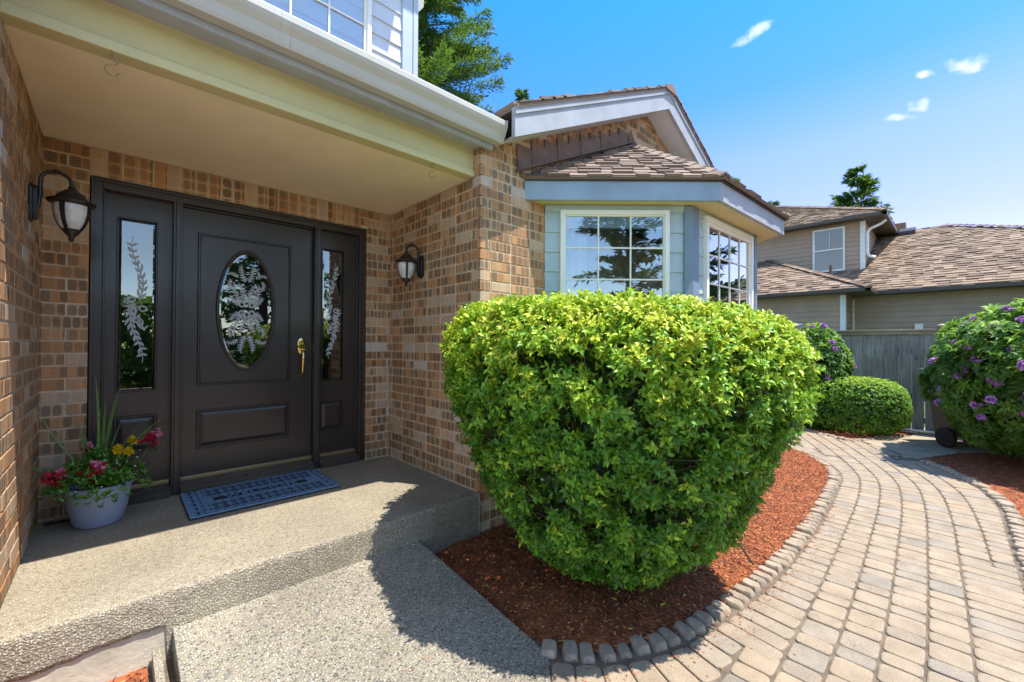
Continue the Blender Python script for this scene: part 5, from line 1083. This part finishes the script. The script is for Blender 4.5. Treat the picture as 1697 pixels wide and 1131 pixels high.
# bin
bn = thing('wheeled_bin', (6.62, -3.85, -.3), 'brown wheeled bin half hidden behind the purple shrub', 'bin')
bd = Vector((.05, -.03, 0)); ax = (Vector((6.9, -4.17, 0))-Vector((6.36, -3.60, 0))).normalized(); ay = Vector((-ax.y, ax.x, 0))   # along front, to the back
B0 = Vector((6.40, -3.62, -.3))
p = MB()
lo = [B0+ax*.05+Vector((0, 0, .13)), B0+ax*.56+Vector((0, 0, .06)), B0+ax*.56+ay*.28+Vector((0, 0, .06)), B0+ax*.05+ay*.28+Vector((0, 0, .13))]; hi = [B0+ax*.03-ay*.03+Vector((0, 0, .68)), B0+ax*.62-ay*.03+Vector((0, 0, .68)), B0+ax*.62+ay*.33+Vector((0, 0, .68)), B0+ax*.03+ay*.33+Vector((0, 0, .68))]
p.add(lo+hi, [(0, 3, 2, 1), (0, 1, 5, 4), (1, 2, 6, 5), (2, 3, 7, 6), (3, 0, 4, 7), (4, 5, 6, 7)])
for i in range(5): p.obox(B0+ax*(.07+i*.11)-ay*.022+Vector((0, 0, .07)), ax*.02, ay*.03, Vector((0, 0, .20)))
p.obox(B0+ax*.03-ay*.03+Vector((0, 0, .27)), ax*.55, ay*.04, Vector((0, 0, .02))); p.obox(B0+ax*.03-ay*.03+Vector((0, 0, .05)), ax*.55, ay*.04, Vector((0, 0, .03))); p.build('bin_body', Mt['binm'], bn, bevel=.012)
p = MB(); p.obox(B0+ax*.01-ay*.06+Vector((0, 0, .68)), ax*.64, ay*.44, Vector((0, 0, .05))); p.build('lid', Mt['binm'], bn, bevel=.015)
for s_ in (-.06, .60):
    p = MB(); c = B0+ax*s_-ay*.02+Vector((0, 0, .135)); p.tube([c-ax*.03, c-ax*.024, c+ax*.024, c+ax*.03], [.11, .133, .133, .11], 26); p.tube([c-ax*.036, c+ax*.036], .04, 14); p.build('wheel', Mt['black'], bn, smooth='auto')
p = MB(); c = B0-ay*.02+Vector((0, 0, .135)); p.tube([c-ax*.06, c+ax*.6], .012, 8); p.build('axle', Mt['gutter'], bn)
# ================================================================== NEIGHBOUR HOUSE
nb = thing('neighbor_house', (14, -2, -.3), 'taupe sided neighbouring house with brown shingle roofs beyond the fence', 'house')
p = MB(); siding(p, (13.5, 8, 0), (0, -1, 0), (-1, 0, 0), 9.38, -.3, 2.62, .16, .022); p.box(13.52, 16, -1.4, 8, -.3, 2.6)
siding(p, (13.5, -1.40, 0), (1, 0, 0), (0, -1, 0), 1.4, -.3, 2.62, .16, .022)
siding(p, (14.9, 0, 0), (0, -1, 0), (-1, 0, 0), 9.8, -.3, 2.62, .16, .022); p.box(14.92, 22, -9.8, 0, -.3, 2.6); p.build('lower_wall', Mt['nsiding'], nb)
p = MB(); p.box(13.46, 13.5, -1.43, -1.32, -.3, 2.55); p.box(13.46, 13.56, -1.45, -1.43, -.3, 2.55); p.build('corner_trim', Mt['nwhite'], nb)
window((14.86, -1.16, 1.2), (0, -1, 0), (-1, 0, 0), .30, 1.32, .035, 1, 1, (Mt['nwhite'], Mt['glass2']), parent=nb, lab='narrow window with a white frame on the recessed wall')
p = MB(); siding(p, (16.3, 8, 0), (0, -1, 0), (-1, 0, 0), 9.45, 2.6, 5.3, .155, .022); siding(p, (16.3, -1.5, 0), (1, 0, 0), (0, -1, 0), 6, 2.6, 5.3, .155, .022); p.box(16.32, 24, -1.44, 8, 2.6, 5.28); p.build('upper_wall', Mt['nsiding'], nb)
p = MB(); p.box(16.26, 16.3, -1.53, -1.42, 3.2, 5.26); p.box(16.26, 16.36, -1.55, -1.53, 3.2, 5.26); p.build('corner_trim', Mt['nwhite'], nb)
window((16.255, -.10, 3.66), (0, -1, 0), (-1, 0, 0), .92, 1.52, .04, 1, 1, (Mt['nwhite'], Mt['glass2']), parent=nb, lab='upper window in two white framed halves')
p = MB(); p.box(16.205, 16.225, -.98, -.14, 4.39, 4.44); p.box(16.21, 16.225, -.60, -.585, 4.44, 5.12); p.build('sash_bar', Mt['nwhite'], nb)
p = MB(); p.box(16.262, 16.268, -1.0, -.12, 3.68, 5.16); p.box(14.876, 14.879, -1.44, -1.17, 1.22, 2.5); p.build('window_backing', Mt['dark'], nb)
def eave(p, o, d, L, n, h=.10, w=.11, so=.5):
    o, d, n = Vector(o), Vector(d), Vector(n); p.obox(o, d*L, -n*w, Vector((0, 0, h))); p.obox(o-n*w+Vector((0, 0, .01)), d*L, -n*.03, Vector((0, 0, h+.02)))
p = MB(); eave(p, (13.0, 8, 2.585), (0, -1, 0), 10.06, (-1, 0, 0)); eave(p, (13.0, -2.06, 2.585), (1, 0, 0), 1.5, (0, -1, 0)); eave(p, (14.4, -2.06, 2.60), (0, -1, 0), 8, (-1, 0, 0))
eave(p, (15.8, 8, 5.27), (0, -1, 0), 10.13, (-1, 0, 0)); eave(p, (15.8, -2.13, 5.27), (1, 0, 0), 7, (0, -1, 0)); p.build('gutter', Mt['ngutter'], nb, bevel=.006)
p = MB(); p.box(13.1, 13.5, -2.0, 8, 2.60, 2.615); p.box(13.1, 15, -2.0, -1.4, 2.601, 2.616); p.box(14.5, 14.9, -10, -2.0, 2.60, 2.615); p.box(15.9, 16.3, -2.05, 8, 5.285, 5.30); p.box(15.9, 23, -2.05, -1.5, 5.286, 5.301); p.build('soffit', Mt['ngutter'], nb)
p = MB(); un = MB()
shingles(p, [(13.0, -2.05, 2.66), (13.0, 5.5, 2.66), (16.3, 5.5, 4.31), (16.3, 1.32, 4.31)], .19, (.17, .34), .03, 21, un)
un2 = un; shingles(p, [(13.0, -2.05, 2.66), (16.4, -2.05, 2.66), (16.3, 1.32, 4.31)], .19, (.17, .34), .03, 22, un)
shingles(p, [(14.4, -10.2, 2.70), (14.4, -2.05, 2.70), (16.3, -.1, 3.65), (19.9, -.1, 5.45), (19.9, -3.3, 5.45)], .19, (.17, .34), .03, 23, un)
un.add([(14.4, -10.2, 2.70), (19.9, -3.3, 5.45), (25, -10.2, 2.7)], [(0, 1, 2)]); un.add([(19.9, -3.3, 5.45), (19.9, 0, 5.45), (25.4, 0, 2.7), (25.4, -10, 2.7)], [(0, 1, 2, 3)])
a_ = Vector((13.0, -2.05, 2.70)); b_ = Vector((16.3, 1.32, 4.35)); 
for (a_, b_) in ((Vector((13.0, -2.05, 2.69)), Vector((16.3, 1.32, 4.34))), (Vector((14.4, -10.2, 2.73)), Vector((19.9, -3.3, 5.48))), (Vector((15.8, -2.13, 5.40)), Vector((22.5, 2.94, 8.2)))):
    dd = b_-a_; k = int(dd.length/.2); sd = dd.cross(up0).normalized()*.12
    for i in range(k): q = a_+dd*(i/k); q2 = a_+dd*((i+1.2)/k); p.add([q-sd, q+up0*.06, q+sd, q2-sd-up0*.01, q2+up0*.03, q2+sd-up0*.01], [(0, 1, 4, 3), (1, 2, 5, 4), (0, 2, 1)], random.random())
ro = un.build('lower_roof', Mt['shingle2'], nb); p.build('shingle', Mt['shingle2'], ro)
p = MB(); un = MB(); shingles(p, [(15.8, -2.13, 5.37), (15.8, 7, 5.37), (22.5, 7, 8.17), (22.5, 2.94, 8.17)], .19, (.17, .34), .03, 24, un); shingles(p, [(15.8, -2.13, 5.37), (24, -2.13, 5.37), (22.5, 2.94, 8.17)], .19, (.17, .34), .03, 25, un)
ro = un.build('upper_roof', Mt['shingle2'], nb); p.build('shingle', Mt['shingle2'], ro)
p = MB(); p.tube([(16.45, -2.05, 5.22), (16.42, -1.95, 5.12), (16.36, -1.66, 4.98), (16.34, -1.60, 4.86), (16.34, -1.60, 4.20), (16.36, -1.64, 4.08), (16.4, -1.80, 4.02)], .045, 8); p.build('downspout', Mt['nwhite'], nb, smooth='auto')
p = MB(); p.obox((19.3, -2.60, 5.20), (.35, 0, .17), (0, .45, 0), (0, 0, .13)); p.build('roof_vent', Mt['darkedge'], nb, bevel=.01)
p = MB(); p.box(19.9, 20.3, -2.30, -1.85, 5.2, 5.78); p.build('chimney', Mt['shingle2'], nb)
p = MB(); p.tube([(14.34, -.95, 3.25), (14.34, -.95, 3.58)], .045, 10); p.build('vent_pipe', Mt['flash'], nb)
p = MB(); p.box(14.80, 14.89, -3.0, -2.82, 1.2, 1.72); p.build('electrical_box', Mt['nwhite'], nb, bevel=.01)
# tarp roof and soft bits beyond the fence
tp = thing('canopy', (10, .3, -.3), 'blue grey tarpaulin canopy just visible over the fence', 'canopy')
p = MB(); p.prism([(9.3, 2.2, 1.52), (9.3, -.78, 1.40), (11, -.95, 1.62), (11, 2.2, 1.80)], (0, 0, .015)); p.build('tarp', Mt['tarp'], tp)
for (x, y) in ((9.35, 2.1), (9.35, -.7), (10.95, -.9), (10.95, 2.1)):
    p = MB(); p.tube([(x, y, -.4), (x, y, 1.42)], .02, 6); p.build('pole', Mt['darkedge'], tp)
# ================================================================== TREES
def conifer(loc, Hh, Rr, n, lab, mat, seed, z0=.12, leafl=.14, leafw=.05, droop=.35, spread=.35, dens=1.0, name='conifer_tree'):
    rn = np.random.default_rng(seed); rd = random.Random(seed); loc = Vector(loc); root = thing(name, tuple(loc), lab, 'tree')
    p = MB(); p.tube([loc+Vector((0, 0, Hh*t)) for t in (0, .25, .5, .75, 1)], [Hh*.018, Hh*.014, Hh*.009, Hh*.005, .01], 9); 
    C, D, RN = [], [], []; nb_ = int(Hh*9*dens); per = max(6, n//nb_)
    for i in range(nb_):
        t = z0+(1-z0)*(i+rd.random())/nb_; z = Hh*t; L = Rr*(1-t)**.75*rd.uniform(.6, 1.12)+.15; a = rd.uniform(0, 6.283)
        dr = Vector((math.cos(a), math.sin(a), 0)); sd = Vector((-dr.y, dr.x, 0)); s0 = loc+Vector((0, 0, z)); rise = rd.uniform(-.1, .25)+.4*t
        f = lambda s: s0+dr*L*s+Vector((0, 0, L*(rise*s-droop*s*s*(1.1-t)+.10*s**4)))
        p.tube([f(0), f(.5), f(1)], [.012+.012*L/3, .01, .003], 4, cap=False)
        k = int(per*(.35+L/Rr*1.0)); s = rn.random(k)**.7; side = rn.normal(size=k)*spread*L*.32*np.sqrt(np.clip(1.08-s, .02, 1)); hang = np.abs(rn.normal(size=k))*.05*L+.0
        lum = rd.random()
        for j in range(k):
            c = f(s[j])+sd*side[j]-Vector((0, 0, hang[j])); C.append(tuple(c)); g_ = (dr*(.8)+sd*np.sign(side[j])*.7+Vector((rd.gauss(0, .3), rd.gauss(0, .3), rd.gauss(-.1, .3)))); D.append(tuple(g_)); RN.append(min(1, max(0, .25+.35*lum+.3*s[j]*rd.random()+rd.gauss(0, .08)-hang[j]*.6)))
    m_ = len(C); Nn = rn.normal(size=(m_, 3))*.5+np.array([0, 0, 1]); ll = rn.uniform(.6, 1.25, m_)*leafl
    leaves('crown', C, D, Nn, ll, ll*leafw/leafl, RN, mat, root, simple=True, fold=.1); p.build('trunk', Mt['bark'], root)
    return root
conifer((4.9, 8.0, -.4), 19, 4.3, 260000, 'tall bright green conifer rising behind the brick house', Mt['needle'], 4, z0=.25, leafl=.15, leafw=.032, dens=1.9, spread=.20)
conifer((41.8, 2.0, -.4), 15.9, 4.6, 16000, 'distant dark conifer poking above the neighbouring roofs', Mt['needle'], 9, z0=.45, leafl=.5, leafw=.12, dens=.9)
conifer((24.6, 5.6, -.4), 11.35, 2.0, 9000, 'conifer top showing just above the bay window roof edge', Mt['needle'], 12, z0=.5, leafl=.3, leafw=.09)
conifer((26.5, 4.0, -.4), 10.0, 1.8, 7000, 'lower conifer top peeking out right of the bay roof edge', Mt['needle2'], 13, z0=.5, leafl=.3, leafw=.09)
conifer((15.5, 14.0, -.4), 16.4, 1.8, 7000, 'tiny conifer tip showing above the gable roof', Mt['needle2'], 14, z0=.6, leafl=.35, leafw=.1)
conifer((12.8, -8.3, -.4), 8.5, 3.1, 14000, 'conifer by the corner of the neighbouring house mirrored in the bay window', Mt['needle'], 26, z0=.08, leafl=.3, leafw=.1)
# garden across the drive (seen mirrored in the window panes)
conifer((-4.9, -13.4, -.4), 10.5, 2.8, 16000, 'conifer across the driveway mirrored in the bay window', Mt['needle2'], 21, z0=.12, leafl=.3, leafw=.09)
conifer((-9.5, -13.0, -.4), 9, 2.6, 10000, 'conifer at the far side of the driveway', Mt['needle2'], 22, z0=.1, leafl=.3, leafw=.09)
conifer((2.2, -14.5, -.4), 11, 3.8, 20000, 'wide conifer across the driveway mirrored in the door glass', Mt['needle'], 23, z0=.06, leafl=.3, leafw=.1)
conifer((7.5, -14.0, -.4), 10, 3.4, 12000, 'conifer beyond the right hand flower bed', Mt['needle'], 24, z0=.08, leafl=.3, leafw=.1)
conifer((13.5, -13, -.4), 9, 3.4, 10000, 'conifer in the neighbour side garden', Mt['needle'], 25, z0=.08, leafl=.3, leafw=.1)
ell_shrub('street_shrub', (-1.8, -12.6, .9), (2.2, 1.2, 1.5), 'broad green shrub on the far side of the driveway', 'shrub', Mt['rhodo'], 1500, .2, .09, 6, 31)
